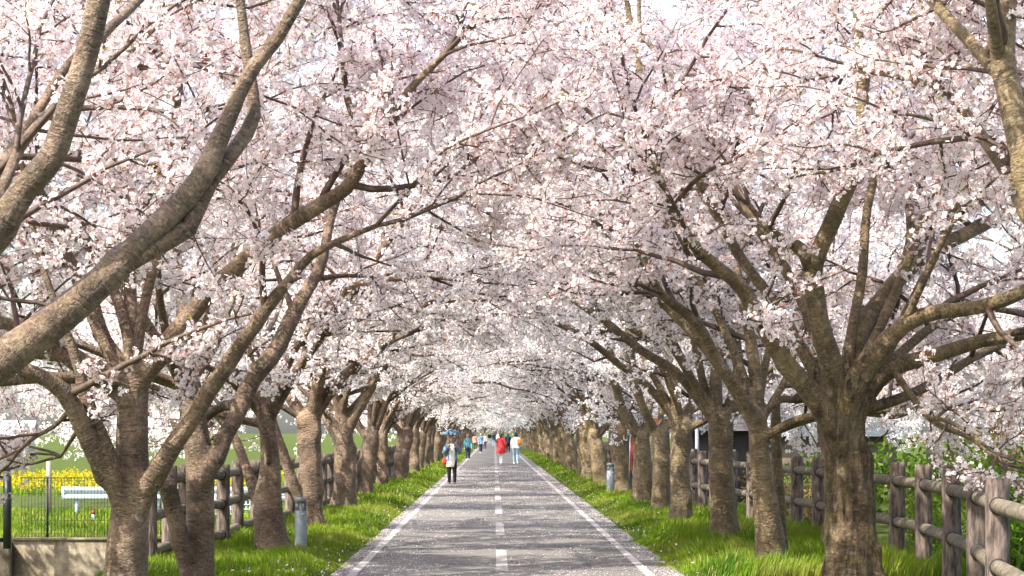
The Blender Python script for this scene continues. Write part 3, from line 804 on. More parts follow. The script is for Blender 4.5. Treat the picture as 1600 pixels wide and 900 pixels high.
hero(113, 30.6, 1, None, [(427, 872, 62), (424, 845, 52), (422, 815, 48), (421, 780, 41), (422, 740, 36), (421, 700, 31), (416, 655, 30), (413, 635, 28)],
     'cherry tree right behind the left lamp bollard with hollows at its foot', BK,
     [([(412, 800, 22), (398, 772, 21), (388, 740, 20), (378, 712, 19), (369, 688, 17), (352, 664, 15), (330, 640, 12), (300, 600, 9)], 0, 0.7, 0.4, 0.8),
      ([(414, 655, 24), (404, 620, 21), (394, 585, 19), (386, 540, 16), (372, 480, 13), (362, 410, 10)], 0, 0.6, 0.3, 0.9),
      ([(416, 660, 26), (430, 615, 23), (446, 575, 20), (466, 535, 17), (505, 490, 14), (556, 445, 12), (618, 436, 10), (668, 432, 7)], 0, -0.8, 0.3, 0.9),
      ([(418, 690, 16), (408, 660, 13), (405, 640, 11), (398, 610, 8)], -0.3, -0.4, 0.4, 0.5)],
     generic=[(0, 50, 6.0, .07), (190, 22, 4.2, .05), (250, 40, 4.5, .05), (90, 50, 4.5, .05)], amp=0.13, knots=9, ridged=0.15)
hero(114, 37.4, 1, None, [(494, 834, 34), (491, 800, 29), (489, 768, 36), (486, 740, 40), (485, 710, 38), (484, 680, 38), (484, 655, 40), (484, 640, 38)],
     'burled cherry tree with a slim stem leaning off its foot, beside the left lamp bollard', BK,
     [([(478, 668, 26), (466, 640, 24), (452, 618, 21), (440, 590, 18), (424, 550, 14)], 0, 0.5, 0.3, 0.9),
      ([(489, 660, 28), (494, 620, 25), (500, 585, 22), (512, 540, 18), (534, 480, 14)], 0, -0.7, 0.3, 0.9),
      ([(492, 650, 18), (510, 612, 17), (545, 578, 14), (590, 545, 11), (640, 520, 8)], 0, -0.3, 0.3, 1.0)],
     generic=[(0, 42, 6.5, .07), (180, 25, 4.0, .05), (80, 55, 4.6, .06)], amp=0.18, knots=11, ridged=0.2,
     stems=[([(474, 800, 16), (462, 765, 20), (452, 735, 20), (442, 706, 18), (432, 676, 15), (424, 640, 12)], -0.5, -0.8)])
hero(115, 47.5, 1, None, [(537, 802, 46), (538, 780, 38), (539, 730, 38), (538, 700, 36), (534, 670, 30), (531, 640, 26)],
     'stout cherry tree with a forked top, next after the burled one in the left row', BK,
     [([(532, 655, 26), (528, 620, 22), (526, 590, 19), (530, 550, 14), (545, 500, 10)], 0, -0.6, 0.3, 0.9),
      ([(529, 690, 20), (518, 668, 19), (506, 645, 17), (494, 615, 13)], 0, 0.5, 0.4, 0.8),
      ([(545, 672, 20), (560, 640, 19), (583, 602, 17), (602, 570, 15), (620, 545, 12), (650, 520, 9)], 0, -0.6, 0.3, 1.0)],
     generic=[(10, 45, 6.5, .07), (180, 28, 4.2, .05), (90, 50, 4.8, .06), (-70, 50, 4.8, .06)], amp=0.18, knots=9, ridged=0.25, sides=28)
# ---- right row
hero(121, 20.7, -1, None, [(1338, 957, 150), (1335, 900, 96), (1330, 850, 88), (1326, 800, 82), (1324, 749, 78), (1320, 700, 72), (1315, 660, 72), (1316, 630, 84), (1318, 602, 88)],
     'gnarled thick cherry tree with deep bark folds in front of the log fence at right', BR,
     [([(1303, 665, 52), (1288, 640, 46), (1259, 603, 40), (1243, 586, 38), (1227, 567, 36), (1208, 535, 36), (1191, 504, 36), (1176, 478, 34), (1164, 456, 30), (1147, 438, 27), (1129, 424, 26), (1110, 408, 24), (1093, 393, 23), (1075, 370, 21), (1062, 349, 20), (1052, 330, 19), (1044, 313, 18), (1034, 285, 14), (1020, 250, 11)], -0.2, -1.2, 0.35, 1.0),
      ([(1310, 625, 54), (1300, 572, 46), (1287, 530, 41), (1279, 500, 40), (1274, 460, 38), (1270, 425, 37), (1280, 390, 34), (1296, 355, 34), (1312, 318, 33), (1327, 287, 32), (1338, 248, 30), (1347, 207, 28), (1348, 140, 24), (1342, 60, 19), (1335, -30, 14)], -0.1, -0.9, 0.5, 1.0),
      ([(1270, 432, 30), (1258, 402, 28), (1240, 386, 24), (1220, 376, 19), (1200, 360, 14), (1170, 320, 9)], 0.2, -0.5, 0.3, 0.8),
      ([(1322, 620, 60), (1331, 572, 46), (1338, 530, 42), (1352, 500, 38), (1372, 475, 36), (1400, 440, 33), (1430, 410, 31), (1467, 385, 29), (1505, 368, 27), (1533, 353, 26), (1570, 335, 24), (1610, 312, 21), (1670, 280, 15)], 0.2, 1.6, 0.4, 1.0),
      ([(1333, 590, 40), (1362, 530, 32), (1392, 462, 28), (1412, 420, 26), (1424, 372, 22), (1420, 320, 17), (1410, 250, 12)], 0.35, 2.0, 0.35, 1.0),
      ([(1335, 605, 52), (1360, 567, 42), (1386, 535, 36), (1413, 507, 33), (1440, 494, 31), (1467, 487, 30), (1500, 484, 29), (1533, 479, 28), (1570, 468, 28), (1600, 455, 27), (1660, 425, 22)], -0.2, -1.0, 0.45, 0.9),
      ([(1408, 512, 17), (1420, 486, 15), (1436, 450, 14), (1453, 413, 13), (1473, 375, 11), (1495, 335, 9)], -0.45, -0.9, 0.3, 0.7),
      ([(1352, 612, 46), (1386, 580, 37), (1412, 568, 33), (1440, 560, 30), (1467, 553, 29), (1500, 543, 28), (1533, 533, 27), (1570, 527, 27), (1600, 521, 26), (1680, 500, 21)], 0.1, 0.4, 0.5, 0.8),
      ([(1392, 578, 17), (1403, 588, 14), (1422, 616, 13), (1437, 637, 12), (1451, 653, 12), (1475, 669, 11), (1497, 676, 10), (1520, 686, 9), (1542, 704, 8), (1562, 726, 6)], 0.05, -0.6, 0.35, 0.6),
      ([(1448, 652, 9), (1470, 655, 8), (1500, 668, 7), (1530, 690, 6), (1560, 712, 5)], -0.25, -1.0, 0.2, 0.6)],
     generic=[(160, 60, 5.5, .06), (20, 22, 4.5, .05), (60, 30, 4.5, .05), (125, 66, 6.0, .06), (35, 60, 5.8, .05), (0, 48, 5.2, .05), (70, 66, 6.0, .05)], old=BO, amp=0.12, ridged=0.55, knots=8, base_flare=0.22, sides=64)
hero(122, 26.6, -1, None, [(1206, 893, 62), (1204, 860, 52), (1200, 820, 46), (1195, 780, 40), (1190, 745, 36), (1187, 710, 34), (1184, 670, 34), (1183, 640, 36)],
     'cherry tree with slim smooth trunk and thin second stem beside the gnarled one', BR,
     [([(1180, 650, 24), (1166, 632, 20), (1146, 600, 18), (1128, 574, 19), (1111, 544, 21), (1098, 520, 22), (1084, 500, 22), (1066, 485, 20), (1049, 473, 18), (1036, 462, 17), (1026, 449, 16), (1018, 432, 15), (1012, 412, 14), (1004, 394, 13), (996, 376, 12), (986, 355, 10), (975, 320, 8)], -0.1, -1.2, 0.35, 0.9),
      ([(1184, 650, 30), (1182, 612, 27), (1179, 575, 25), (1172, 525, 22), (1160, 470, 18), (1150, 400, 13)], 0, 0.6, 0.3, 1.0),
      ([(1190, 655, 20), (1203, 636, 16), (1216, 614, 14), (1228, 590, 13), (1240, 550, 10)], 0, 0.4, 0.3, 0.8),
      ([(1212, 648, 15), (1228, 634, 14), (1247, 633, 14), (1264, 630, 13), (1280, 618, 11), (1310, 590, 8)], 0.4, 0.9, 0.3, 0.7),
      ([(1240, 470, 14), (1262, 560, 17), (1290, 600, 18), (1232, 640, 16)][::-1], 0.5, 1.2, 0.5, 0.8)],
     generic=[(170, 50, 5.5, .06), (10, 25, 4.5, .05), (80, 50, 4.6, .05), (-30, 22, 4.4, .05), (150, 68, 6.5, .06), (195, 62, 6.5, .06), (110, 70, 6.0, .05)], amp=0.08, knots=6, base_flare=0.15,
     stems=[([(1222, 880, 26), (1219, 820, 23), (1216, 760, 20), (1213, 700, 19), (1212, 650, 17), (1214, 630, 14)], 0.35, 0.4)])
hero(123, 32.2, -1, None, [(1132, 838, 50), (1131, 800, 40), (1130, 760, 38), (1127, 720, 39), (1126, 690, 42), (1127, 660, 42), (1126, 640, 40)],
     'cherry tree with broad pale trunk forking low, second beyond the gnarled one', BR,
     [([(1120, 660, 26), (1117, 620, 24), (1119, 580, 22), (1122, 540, 19), (1118, 490, 15), (1100, 430, 11)], -0.1, 0.5, 0.3, 0.9),
      ([(1134, 655, 26), (1148, 615, 24), (1154, 580, 22), (1150, 530, 18), (1140, 470, 13)], 0, 0.8, 0.3, 0.9)],
     generic=[(170, 45, 6.2, .07), (200, 50, 5.5, .06), (0, 28, 4.5, .06), (80, 50, 4.6, .05), (150, 68, 7.0, .06), (190, 66, 7.0, .06), (120, 72, 6.5, .05)], amp=0.11, knots=8, ridged=0.2)
hero(124, 39.3, -1, None, [(1063, 806, 42), (1063, 770, 34), (1062, 730, 32), (1063, 700, 34), (1064, 670, 37), (1064, 650, 36)],
     'cherry tree whose trunk opens into two curved horns, fourth trunk in the right row', BR,
     [([(1060, 668, 24), (1056, 625, 18), (1047, 600, 16), (1040, 576, 16), (1034, 552, 17), (1026, 534, 17), (1010, 524, 16), (991, 516, 15), (978, 502, 14), (969, 487, 12), (950, 460, 9)], 0, -1.0, 0.35, 0.9),
      ([(1068, 665, 22), (1077, 642, 17), (1084, 612, 15), (1079, 590, 13), (1074, 575, 13), (1078, 545, 12), (1082, 520, 10), (1078, 470, 7)], 0, 0.5, 0.35, 0.9),
      ([(1047, 604, 10), (1062, 612, 9), (1072, 618, 8)], -0.4, 0.1, 0.9, 0.4)],
     generic=[(165, 50, 6.2, .07), (0, 30, 4.6, .06), (100, 55, 4.6, .05), (180, 66, 7.2, .06), (140, 68, 7.0, .06)], amp=0.11, knots=8, ridged=0.15)
hero(125, 44.5, -1, None, [(1033, 792, 34), (1033, 760, 28), (1033, 720, 28), (1032, 690, 31), (1030, 668, 32)],
     'cherry tree squeezed between the two-horned one and the mossy one in the right row', BR,
     [([(1026, 680, 20), (1014, 655, 17), (1003, 630, 15), (990, 590, 14), (972, 545, 12), (950, 500, 9)], 0, -0.8, 0.3, 0.9)],
     generic=[(170, 48, 6.2, .06), (10, 30, 4.6, .06), (80, 52, 4.8, .06)], amp=0.15, knots=8, ridged=0.2, sides=28)
hero(126, 50.5, -1, None, [(1003, 785, 36), (1004, 760, 31), (1004, 720, 30), (1003, 690, 28), (1000, 672, 28)],
     'mossy cherry tree with one long limb leaning over the path, just before the right bollard', BR,
     [([(998, 690, 20), (985, 662, 19), (972, 640, 18), (964, 610, 16), (952, 580, 15), (935, 556, 14), (915, 535, 12), (893, 513, 11), (868, 500, 9)], 0, -0.8, 0.4, 0.9),
      ([(1003, 680, 18), (1012, 650, 16), (1017, 610, 14), (1014, 560, 10)], 0, 0.5, 0.3, 0.9)],
     generic=[(160, 50, 6.2, .06), (10, 30, 4.6, .06), (80, 52, 4.8, .06)], amp=0.18, knots=9, ridged=0.25, sides=28)

# ---- the rest of both rows: five grown trees, copied along the path
def prototype(seed, xoff, n_limbs):
    t = Tree(seed, (0, 0, 0), 1, xoff); t.skip_twigs = True; t.sp2 = 0.36; t.sp1 = 0.5; t.dens = 0.56
    r = t.r; h = r.uniform(1.65, 2.1); lean = r.uniform(-0.12, 0.22); rad = r.uniform(0.20, 0.27)
    pts = [Vector((0, 0, -0.05)), Vector((lean * .2, r.uniform(-.05, .05), .35)), Vector((lean * .6, r.uniform(-.08, .08), .9)), Vector((lean, r.uniform(-.1, .1), h - .3)), Vector((lean, 0, h))]
    rr = [rad * 1.15, rad, rad * .92, rad * .95, rad * .8]
    a, b = smooth_path(pts, rr, 0.09); ph = r.uniform(0, 6)
    kn = [(r.uniform(0, 6.28), r.uniform(.3, 1.6), r.uniform(.18, .42), r.uniform(.09, .16)) for _ in range(8)]
    wd_ = t.wood_disp(0.22, kn, rad, 1.9, seed, 0.22)
    mb = MB(); mb.tube(a, b, 18, disp=lambda th, l, i: wd_(th, l, i) + math.exp(-l / .22) * (0.25 + 0.18 * math.cos(th * 4 + ph)))
    top = pts[-1] - Vector((0, 0, .15))
    azs = [0, 25, -30] + [r.uniform(60, 110), r.uniform(-110, -60), r.uniform(150, 178)] + [r.uniform(-50, 50) for _ in range(n_limbs - 6)]
    for i, az in enumerate(azs):
        road = abs(az) < 55
        t.generic_limb(top - Vector((0, 0, r.uniform(0, .35))), R(az + r.uniform(-8, 8)), R(r.uniform(42, 66) if road else (r.uniform(14, 34) if abs(az) > 140 else r.uniform(28, 55))),
                       r.uniform(5.8, 7.6) if road else r.uniform(4.0, 5.0), r.uniform(.055, .09), 0.04, 1.0, 7, 0.18 if road else (-0.12 if abs(az) > 140 else 0.22))
    tm = mb.mesh('trunk', None, True); lms = [x.mesh('limb', None, True) for x in t.limbs]
    cl = np.array(t.cl)
    cm = crown_mesh('crown', cl, np.array(['mid'] * len(cl)), seed, 1.15)
    cf = crown_mesh('crown', cl[::3], np.array(['far'] * len(cl[::3])), seed, 1.5)
    TRIS['crown'] += len(cm.polygons) * 2 + len(cf.polygons) * 2; TRIS['wood'] += sum(len(x.polygons) for x in lms) * 2
    return tm, lms, cm, cf
PROTO = [prototype(300 + i, -3.1, 8) for i in range(4)]
def mat_copy(me, m):
    c = me.copy(); ix = np.zeros(len(c.polygons), np.int32); c.polygons.foreach_get('material_index', ix)
    c.materials.clear(); c.materials.append(m); c.materials.append(M['twig']); c.polygons.foreach_set('material_index', ix); return c
PROTO_L = [([mat_copy(p[0], BK)] , [mat_copy(x, BK) for x in p[1]], p[2], p[3]) for p in PROTO]
PROTO_R = [([mat_copy(p[0], BR)] , [mat_copy(x, BR) for x in p[1]], p[2], p[3]) for p in PROTO]
_protos_done = {}
def plant(i, kind, x, y, rz, sc, label, group, side='L', z=0.0):
    """first use makes the objects, later uses copy them"""
    pr = (PROTO_L if side == 'L' else PROTO_R)[i]
    key = (side, i, kind)
    if key not in _protos_done:
        root = empty('cherry_tree', (x, y, z), label, 'tree', group, rz)
        kids = [link('trunk', pr[0][0], root)] + [link('limb', me, root) for me in pr[1]]
        c = link('crown', pr[2] if kind == 'mid' else pr[3], root); tag(c, kind='stuff'); kids.append(c)
        _protos_done[key] = (root, kids)
    else:
        r0, k0 = _protos_done[key]
        root = r0.copy(); COL.objects.link(root); root.location = (x, y, z); root.rotation_euler = (0, 0, rz)
        root["label"] = label; root["group"] = group
        for kk in k0:
            c = kk.copy(); COL.objects.link(c); c.parent = root
    root.scale = (sc, sc, sc)
    return root
rr = random.Random(77)
GL, GR = 'far cherry trees of the left row', 'far cherry trees of the right row'
ly = [57.0, 66.5, 74.5, 82, 89.5, 97.5]
while ly[-1] < 335: ly.append(ly[-1] + rr.uniform(6.5, 8.0))
ry = [58.5, 66.5, 75, 82.5, 91, 100]
while ry[-1] < 335: ry.append(ry[-1] + rr.uniform(6.5, 8.0))
for n_, y in enumerate(ly):
    lab = {0: 'knobbly cherry tree next past the stout forked one in the left row',
           1: 'slimmer cherry tree two past the stout forked one in the left row',
           2: 'cherry tree just behind the umbrella holder at the left grass edge'}.get(n_, ('%s cherry tree past the stout forked one in the left row' % ('', '', '', 'fourth', 'fifth', 'sixth', 'seventh', 'eighth', 'ninth', 'tenth')[n_]) if n_ < 10 else 'one of the small distant cherry trees left of the path beyond the umbrella holder')
    plant(rr.randrange(4), 'mid' if y < 130 else 'far', -3.15 + rr.uniform(-.12, .12), y, R(rr.uniform(-32, 32)), rr.uniform(.88, 1.1), lab, GL if n_ > 9 else 'cherry trees lining the path', 'L')
for n_, y in enumerate(ry):
    lab = {0: 'cherry tree right beside the right lamp bollard', 1: 'cherry tree next past the right lamp bollard'}.get(n_, ('%s cherry tree past the right lamp bollard' % ('', '', 'second', 'third', 'fourth', 'fifth', 'sixth', 'seventh', 'eighth', 'ninth')[n_]) if n_ < 10 else 'one of the small distant cherry trees right of the path beyond the right bollard')
    plant(rr.randrange(4), 'mid' if y < 130 else 'far', 3.2 + rr.uniform(-.12, .12), y, R(180 + rr.uniform(-32, 32)), rr.uniform(.88, 1.1), lab, GR if n_ > 9 else 'cherry trees lining the path', 'R')
# cherries standing outside the avenue on the right, beyond the fence
for n_, (x, y, rz) in enumerate(((11.4, 33, 160), (12.6, 45, 40), (9.4, 60, 200), (11.5, 78, 100), (10.2, 51, 150))):
    plant(n_ % 4, 'mid', x, y, R(rz), 0.92, ('low cherry tree beyond the log fence whose boughs enter at the right edge', 'cherry tree beyond the log fence in front of the brown house',
          'cherry tree beyond the fence mostly hidden by the gnarled trunk', 'distant cherry tree beyond the fence by the low slate roofed building', 'cherry tree beyond the fence above the wide green bush')[n_], 'cherry trees beyond the log fence', 'R', -0.3)
for n_, (x, y, rz, lab) in enumerate(((-11.0, 70, 100, 'low cherry tree beyond the guardrail, straight behind the straight ringed trunk'), (-8.6, 67.0, 90, 'low cherry tree behind the trunk with the cut-off side stem'))):
    plant(n_ + 1, 'mid', x, y, R(rz), 0.86, lab, 'cherry trees outside the left row', 'L', -0.4)
for n_, (x, y) in enumerate(((-1.6, 346), (1.2, 352), (-5.5, 350), (5.0, 347), (0.2, 362), (-9, 356), (9, 356))):
    plant(n_ % 4, 'far', x, y, R(40 * n_), 0.95, 'one of the hazy cherry trees closing the view at the far end of the path', 'cherry trees at the far end of the path', 'L')
print('TRIS', TRIS)

# ------------------------------------------------------------------ log fences
rf = random.Random(5)
def log_post(h, r):
    mb = MB(); sd = rf.uniform(0, 99)
    pts = [Vector((0, 0, -0.15 + (h + 0.15) * i / 22)) for i in range(23)]
    def d(th, l, i):
        c, sn = math.cos(th), math.sin(th)
        return 1 + 0.10 * (abs(mnoise.noise(Vector((c * 4 + sd, sn * 4, l * 2.0)))) - .25) + 0.05 * mnoise.noise(Vector((c * 9, sn * 9 + sd, l * 6)))
    mb.tube(pts, [r] * 21 + [r, r * 0.95], 22, disp=d)
    return mb.mesh('post', M['fence_log'], False)
def log_rail(L, r):
    mb = MB(); sd = rf.uniform(0, 99)
    pts = [Vector((L * i / 10, 0, 0)) for i in range(11)]
    mb.tube(pts, r, 14, caps=True, disp=lambda th, l, i: 1 + 0.05 * mnoise.noise(Vector((math.cos(th) * 3 + sd, math.sin(th) * 3, l * 3))))
    return mb.mesh('rail', M['fence_rail'], True)
def shade_ring_mesh(r):
    mb = MB(); mb.tube([Vector((-.012, 0, 0)), Vector((.012, 0, 0))], r, 16, caps=True); return mb.mesh('shade_ring_black', M['shade_ring_black'], True)
POSTS = [log_post(1.18, 0.094) for _ in range(5)]
SHADE_RING = shade_ring_mesh(0.072)  # black ring stands in for the dark gap shade where rail meets post
def log_fence(name, label, spots, rails, hs, tilt=0.012):
    root = empty(name, (spots[0][0], spots[0][1], 0), label, 'fence')
    o = Vector((spots[0][0], spots[0][1], 0))
    for i, (x, y) in enumerate(spots):
        p = link('post', POSTS[i % 5], root); p.location = Vector((x, y, ground_z(x, y) - (0.02 if x > 0 else 0.04))) - o
        p.rotation_euler = (rf.uniform(-tilt, tilt), rf.uniform(-tilt, tilt), rf.uniform(0, 6.28)); p.scale = (1, 1, hs * rf.uniform(.985, 1.015))
    for i in range(len(spots) - 1):
        a = Vector((*spots[i], ground_z(*spots[i]))); b = Vector((*spots[i + 1], ground_z(*spots[i + 1])))
        for hz in rails:
            p0 = a + Vector((0, 0, hz)); p1 = b + Vector((0, 0, hz)); d = (p1 - p0); L = d.length; d.normalize()
            rl = link('rail', log_rail(L - 0.10, 0.062), root); rl.location = p0 + d * 0.05 - o
            rl.rotation_euler = d.to_track_quat('X', 'Z').to_euler()
            if a.y < 48:
                for e in (0.047, L - 0.147):
                    c = link('shade_ring_black', SHADE_RING, rl); c.location = (e, 0, 0)
rs = [(3.35, 12.6), (3.62, 15.2), (3.93, 18.0), (4.28, 20.4), (4.55, 22.9), (4.72, 25.3), (4.75, 27.2), (4.74, 29.2), (4.72, 31.2), (4.68, 33.2), (4.62, 35.2), (4.5, 37.2), (4.38, 39.2), (4.25, 41.2), (4.12, 43.1), (4.05, 44.7), (4.0, 46.2)]
while rs[-1][1] < 92: rs.append((4.0, rs[-1][1] + 1.9))
log_fence('log_fence', 'rough imitation log fence with thick round posts along the right side', rs, (0.93, 0.45), 1.0)
ls = [(-4.08, 27.3), (-4.12, 29.2), (-4.09, 30.5), (-3.80, 32.3), (-3.92, 35.2), (-3.85, 37.2), (-3.75, 39.2), (-3.65, 41.2), (-3.6, 43.1), (-3.55, 45.0), (-3.5, 47.0)]
while ls[-1][1] < 84: ls.append((-3.5, ls[-1][1] + 1.95))
log_fence('log_fence', 'imitation log fence with three rails behind the left trunks', ls, (0.94, 0.53, 0.10), 0.96)

# ------------------------------------------------------------------ lamp bollards
def bollard(px, ybase, h, w_px, label, x=None):
    Y = EYE * F / (ybase - CY); X = (px - CX) * Y / F; r = w_px * .5 * Y / F; gz = ground_z(X, Y)
    root = empty('lamp_bollard', (X, Y, gz), label, 'bollard', 'lamp bollards beside the path')
    b = MB(); b.lathe([(r, -.1), (r, h * .74), (r * .985, h * .745), (r * .60, h * .75)], 28); b.build('body', M['steel'], root, True)
    l = MB(); l.lathe([(r * .55, h * .745), (r * .55, h * .91)], 20); l.build('lamp', M['lens'], root, True)
    for k in range(5):
        a = k * 6.283 / 5 + .3; s_ = MB(); s_.box(-.008, .008, -.012, .012, h * .748, h * .905, Matrix.Translation((r * .84 * math.cos(a), r * .84 * math.sin(a), 0)) @ Matrix.Rotation(a, 4, 'Z'))
        s_.build('louvre_bar', M['steel'], root)
    c = MB(); c.lathe([(r * .5, h * .90), (r * 1.02, h * .902), (r * 1.02, h * .985), (r * .93, h), (0.001, h * 1.004)], 28); c.build('cap', M['steel'], root, False)
    n_ = MB(); n_.box(r * .3, r * .66, -r * 1.01, -r * .6, h * .66, h * .69); n_.build('notice', M['white_paint'], root)
bollard(470, 866, 0.68, 19, 'grey metal lamp bollard with slotted head in the left grass')
bollard(954, 776, 0.74, 12, 'pale lamp bollard in the grass before the right row of trunks')

# ------------------------------------------------------------------ wall, mesh fence and gate at bottom left
root = empty('concrete_wall', (-5.4, 31, -1.3), 'low weathered concrete wall with dark streaks under the wire mesh fence', 'wall')
def sub(name, mb, m, smooth=False):
    shift(mb, root.location); return mb.build(name, m, root, smooth)
b = MB(); b.box(-6.46, -4.25, 30.9, 31.12, -1.3, 0.15); sub('panel', b, M['concrete'])
b = MB(); b.box(-6.455, -4.26, 30.885, 31.135, 0.152, 0.19); sub('coping', b, M['concrete'])
b = MB(); b.box(-9.2, -6.463, 30.72, 31.12, -1.3, 0.13); sub('pier', b, M['concrete'])
root = empty('mesh_fence', (-5.3, 31.0, 0.19), 'dark green wire mesh fence on top of the concrete wall', 'fence')
b = MB(); y0 = 31.02
for i in range(48): x = -6.36 + i * 0.0445; b.box(x - .003, x + .003, y0 - .003, y0 + .003, .19, .99)
for z in (.24, .42, .60, .78, .96): b.box(-6.37, -4.26, y0 - .007, y0 - .0035, z - .003, z + .003)
tag(sub('wire_mesh', b, M['black_metal']), kind='stuff')
b = MB(); b.box(-6.38, -4.25, y0 - .012, y0 + .012, .985, 1.0); sub('top_rail', b, M['black_metal'])
for x in (-6.02, -4.6):
    b = MB(); b.tube([Vector((x, y0 + .04, .15)), Vector((x, y0 + .04, 1.01))], .016, 8); sub('post', b, M['black_metal'], True)
root = empty('metal_gate', (-6.5, 30.4, 0.08), 'black metal gate end post at the lower left edge', 'gate')
b = MB(); b.box(-6.47, -6.375, 30.36, 30.44, .07, 1.10); b.lathe([(.03, 1.10), (.045, 1.13), (.035, 1.16), (.001, 1.175)], 12, (-6.42, 30.4, 0)); sub('post', b, M['black_metal'])
for z in (.16, .98):
    b = MB(); b.box(-8.6, -6.472, 30.385, 30.415, z, z + .05); sub('rail', b, M['black_metal'])

# guardrail on the cross road, marker post, pole, lattice
root = empty('guardrail', (-8, 63, -.66), 'white road guardrail beyond the rough grass behind the wire mesh', 'guardrail')
b = MB(); prof = [(0, .36), (-.05, .33), (-.05, .25), (0.0, .21), (0.0, .15), (-.05, .11), (-.05, .03), (0, 0)]
for x0, x1 in ((-11.75, -3.9),):
    n0 = len(b.v)
    for x in (x0, x1):
        for (dy, dz) in prof: b.v.append((x, 62.9 + dy, -.24 + dz)); b.b.append((x, dy, dz))
    for i in range(7): b.q.append((n0 + i, n0 + 8 + i, n0 + 9 + i, n0 + 1 + i))
sub('beam', b, M['white_paint'])
b = MB(); b.tube([Vector((-11.75, 62.93, -.25)), Vector((-11.75, 62.93, .13))], .07, 12); sub('end_cap', b, M['white_paint'], True)
for x in (-11.4, -9.2, -7.0, -4.8):
    b = MB(); b.tube([Vector((x, 63.0, -.9)), Vector((x, 63.0, .13))], .075, 12); sub('post', b, M['white_paint'], True)
Pm = P(146, 806, 50); gz = ground_z(Pm.x, 50)
root = empty('marker_post', (Pm.x, 50, gz), 'short white marker post with red band in the rough grass', 'marker post')
b = MB(); b.tube([Vector((Pm.x, 50, gz - .1)), Vector((Pm.x, 50, -.17))], .038, 10); sub('shaft', b, M['white_paint'], True)
b = MB(); b.tube([Vector((Pm.x, 50, -.168)), Vector((Pm.x, 50, -.09))], .042, 10); sub('red_band', b, M['red_cloth'], True)
Pm = P(76, 720, 62)
root = empty('wooden_stake', (Pm.x, 62, -.66), 'weathered grey wooden stake in front of the yellow rape', 'stake')
b = MB(); b.tube([Vector((Pm.x, 62, -.9)), Vector((Pm.x + .01, 62, .1)), Vector((Pm.x, 62, .84))], [.075, .072, .066], 10); sub('shaft', b, M['wood_pale'])
root = empty('lattice_fence', (-6.4, 59, -.62), 'white lattice fence panel glimpsed between two left trunks', 'fence')
b = MB(); b.box(-7.3, -5.2, 58.98, 59.02, -.02, .02); b.box(-7.3, -5.2, 58.98, 59.02, -.75, -.71); sub('frame', b, M['white_paint'])
b = MB()
for i in range(21): x = -7.25 + i * .1; b.box(x - .012, x + .012, 58.985, 59.005, -.708, -.022)
for z in (-.6, -.48, -.36, -.24, -.12): b.box(-7.28, -5.22, 58.970, 58.984, z - .012, z + .012)
tag(sub('bars', b, M['white_paint']), kind='stuff')

# ------------------------------------------------------------------ buildings glimpsed behind
root = empty('farm_shed', (-62, 270, -.67), 'long low white shed across the field at the left edge', 'building')
b = MB(); b.box(-95, -54.6, 270, 273.4, -.7, 1.3); sub('wall', b, M['white_wall'])
b = MB(); b.quad((-96, 269.4, 1.28), (-54, 269.4, 1.28), (-54, 271.7, 3.05), (-96, 271.7, 3.05)); b.quad((-96, 271.7, 3.05), (-54, 271.7, 3.05), (-54, 274, 1.28), (-96, 274, 1.28)); sub('roof', b, M['white_wall'])
for i in range(10):
    x = -57.5 - i * 2.6
    b = MB(); b.box(x, x + 1.3, 269.9, 269.99, .2, .95); f_ = sub('window', b, M['pale_roof'])
    g_ = MB(); g_.box(x + .12, x + 1.18, 269.86, 269.895, .28, .87); shift(g_, root.location); g_.build('pane', M['glass'], f_)
def house(loc, w, dp, h, rh, label, wall, roof, wins):
    global root
    x, y, z = loc; root = empty('house', loc, label, 'building')
    b = MB(); b.box(x - w / 2, x + w / 2, y, y + dp, z, z + h); sub('wall', b, wall)
    b = MB()
    for s_ in (-1, 1):
        b.quad((x - w / 2 - .5, y + dp / 2 + s_ * (dp / 2 + .5), z + h - .05), (x + w / 2 + .5, y + dp / 2 + s_ * (dp / 2 + .5), z + h - .05), (x + w / 2 + .5, y + dp / 2, z + h + rh), (x - w / 2 - .5, y + dp / 2, z + h + rh))
    for s_ in (-1, 1):
        n0 = len(b.v); xx = x + s_ * w / 2
        for p in ((xx, y, z + h), (xx, y + dp, z + h), (xx, y + dp / 2, z + h + rh - .05)): b.v.append(p); b.b.append(p)
        b.t.append((n0, n0 + 1, n0 + 2))
    sub('roof', b, roof)
    for (wx, wz, ww, wh) in wins:
        b = MB(); b.box(x + wx - ww / 2, x + wx + ww / 2, y - .06, y - .002, z + wz, z + wz + wh); f_ = sub('window', b, M['pale_roof'])
        g_ = MB(); g_.box(x + wx - ww / 2 + .08, x + wx + ww / 2 - .08, y - .09, y - .062, z + wz + .08, z + wz + wh - .08); shift(g_, root.location); g_.build('pane', M['glass'], f_)
    return root
house((19.0, 64, -.4), 11.0, 8, 3.2, 1.9, 'brown house with dark roof behind the blossoms at the right edge', M['brown_wall'], M['dark_wall'], [(-3.2, 1.0, 1.4, 1.1), (0, 1.0, 1.4, 1.1), (3.2, 1.0, 1.4, 1.1)])
house((12.6, 92, -.4), 7.0, 6, 1.9, 1.1, 'low building with slate grey roof glimpsed left of the gnarled trunk', M['brown_wall'], M['dark_roof'], [(-1.8, .7, 1.0, .8), (1.6, .7, 1.0, .8)])
house((5.9, 62, -.35), 1.9, 1.8, 2.05, .35, 'small dark shed beyond the log fence between two right trunks', M['dark_wall'], M['dark_wall'], [(.35, 1.0, .5, .5)])
Pm = P(1089, 700, 56)
root = empty('steel_pole', (Pm.x, 56, -.3), 'thin grey steel pole in front of the small dark shed', 'pole')
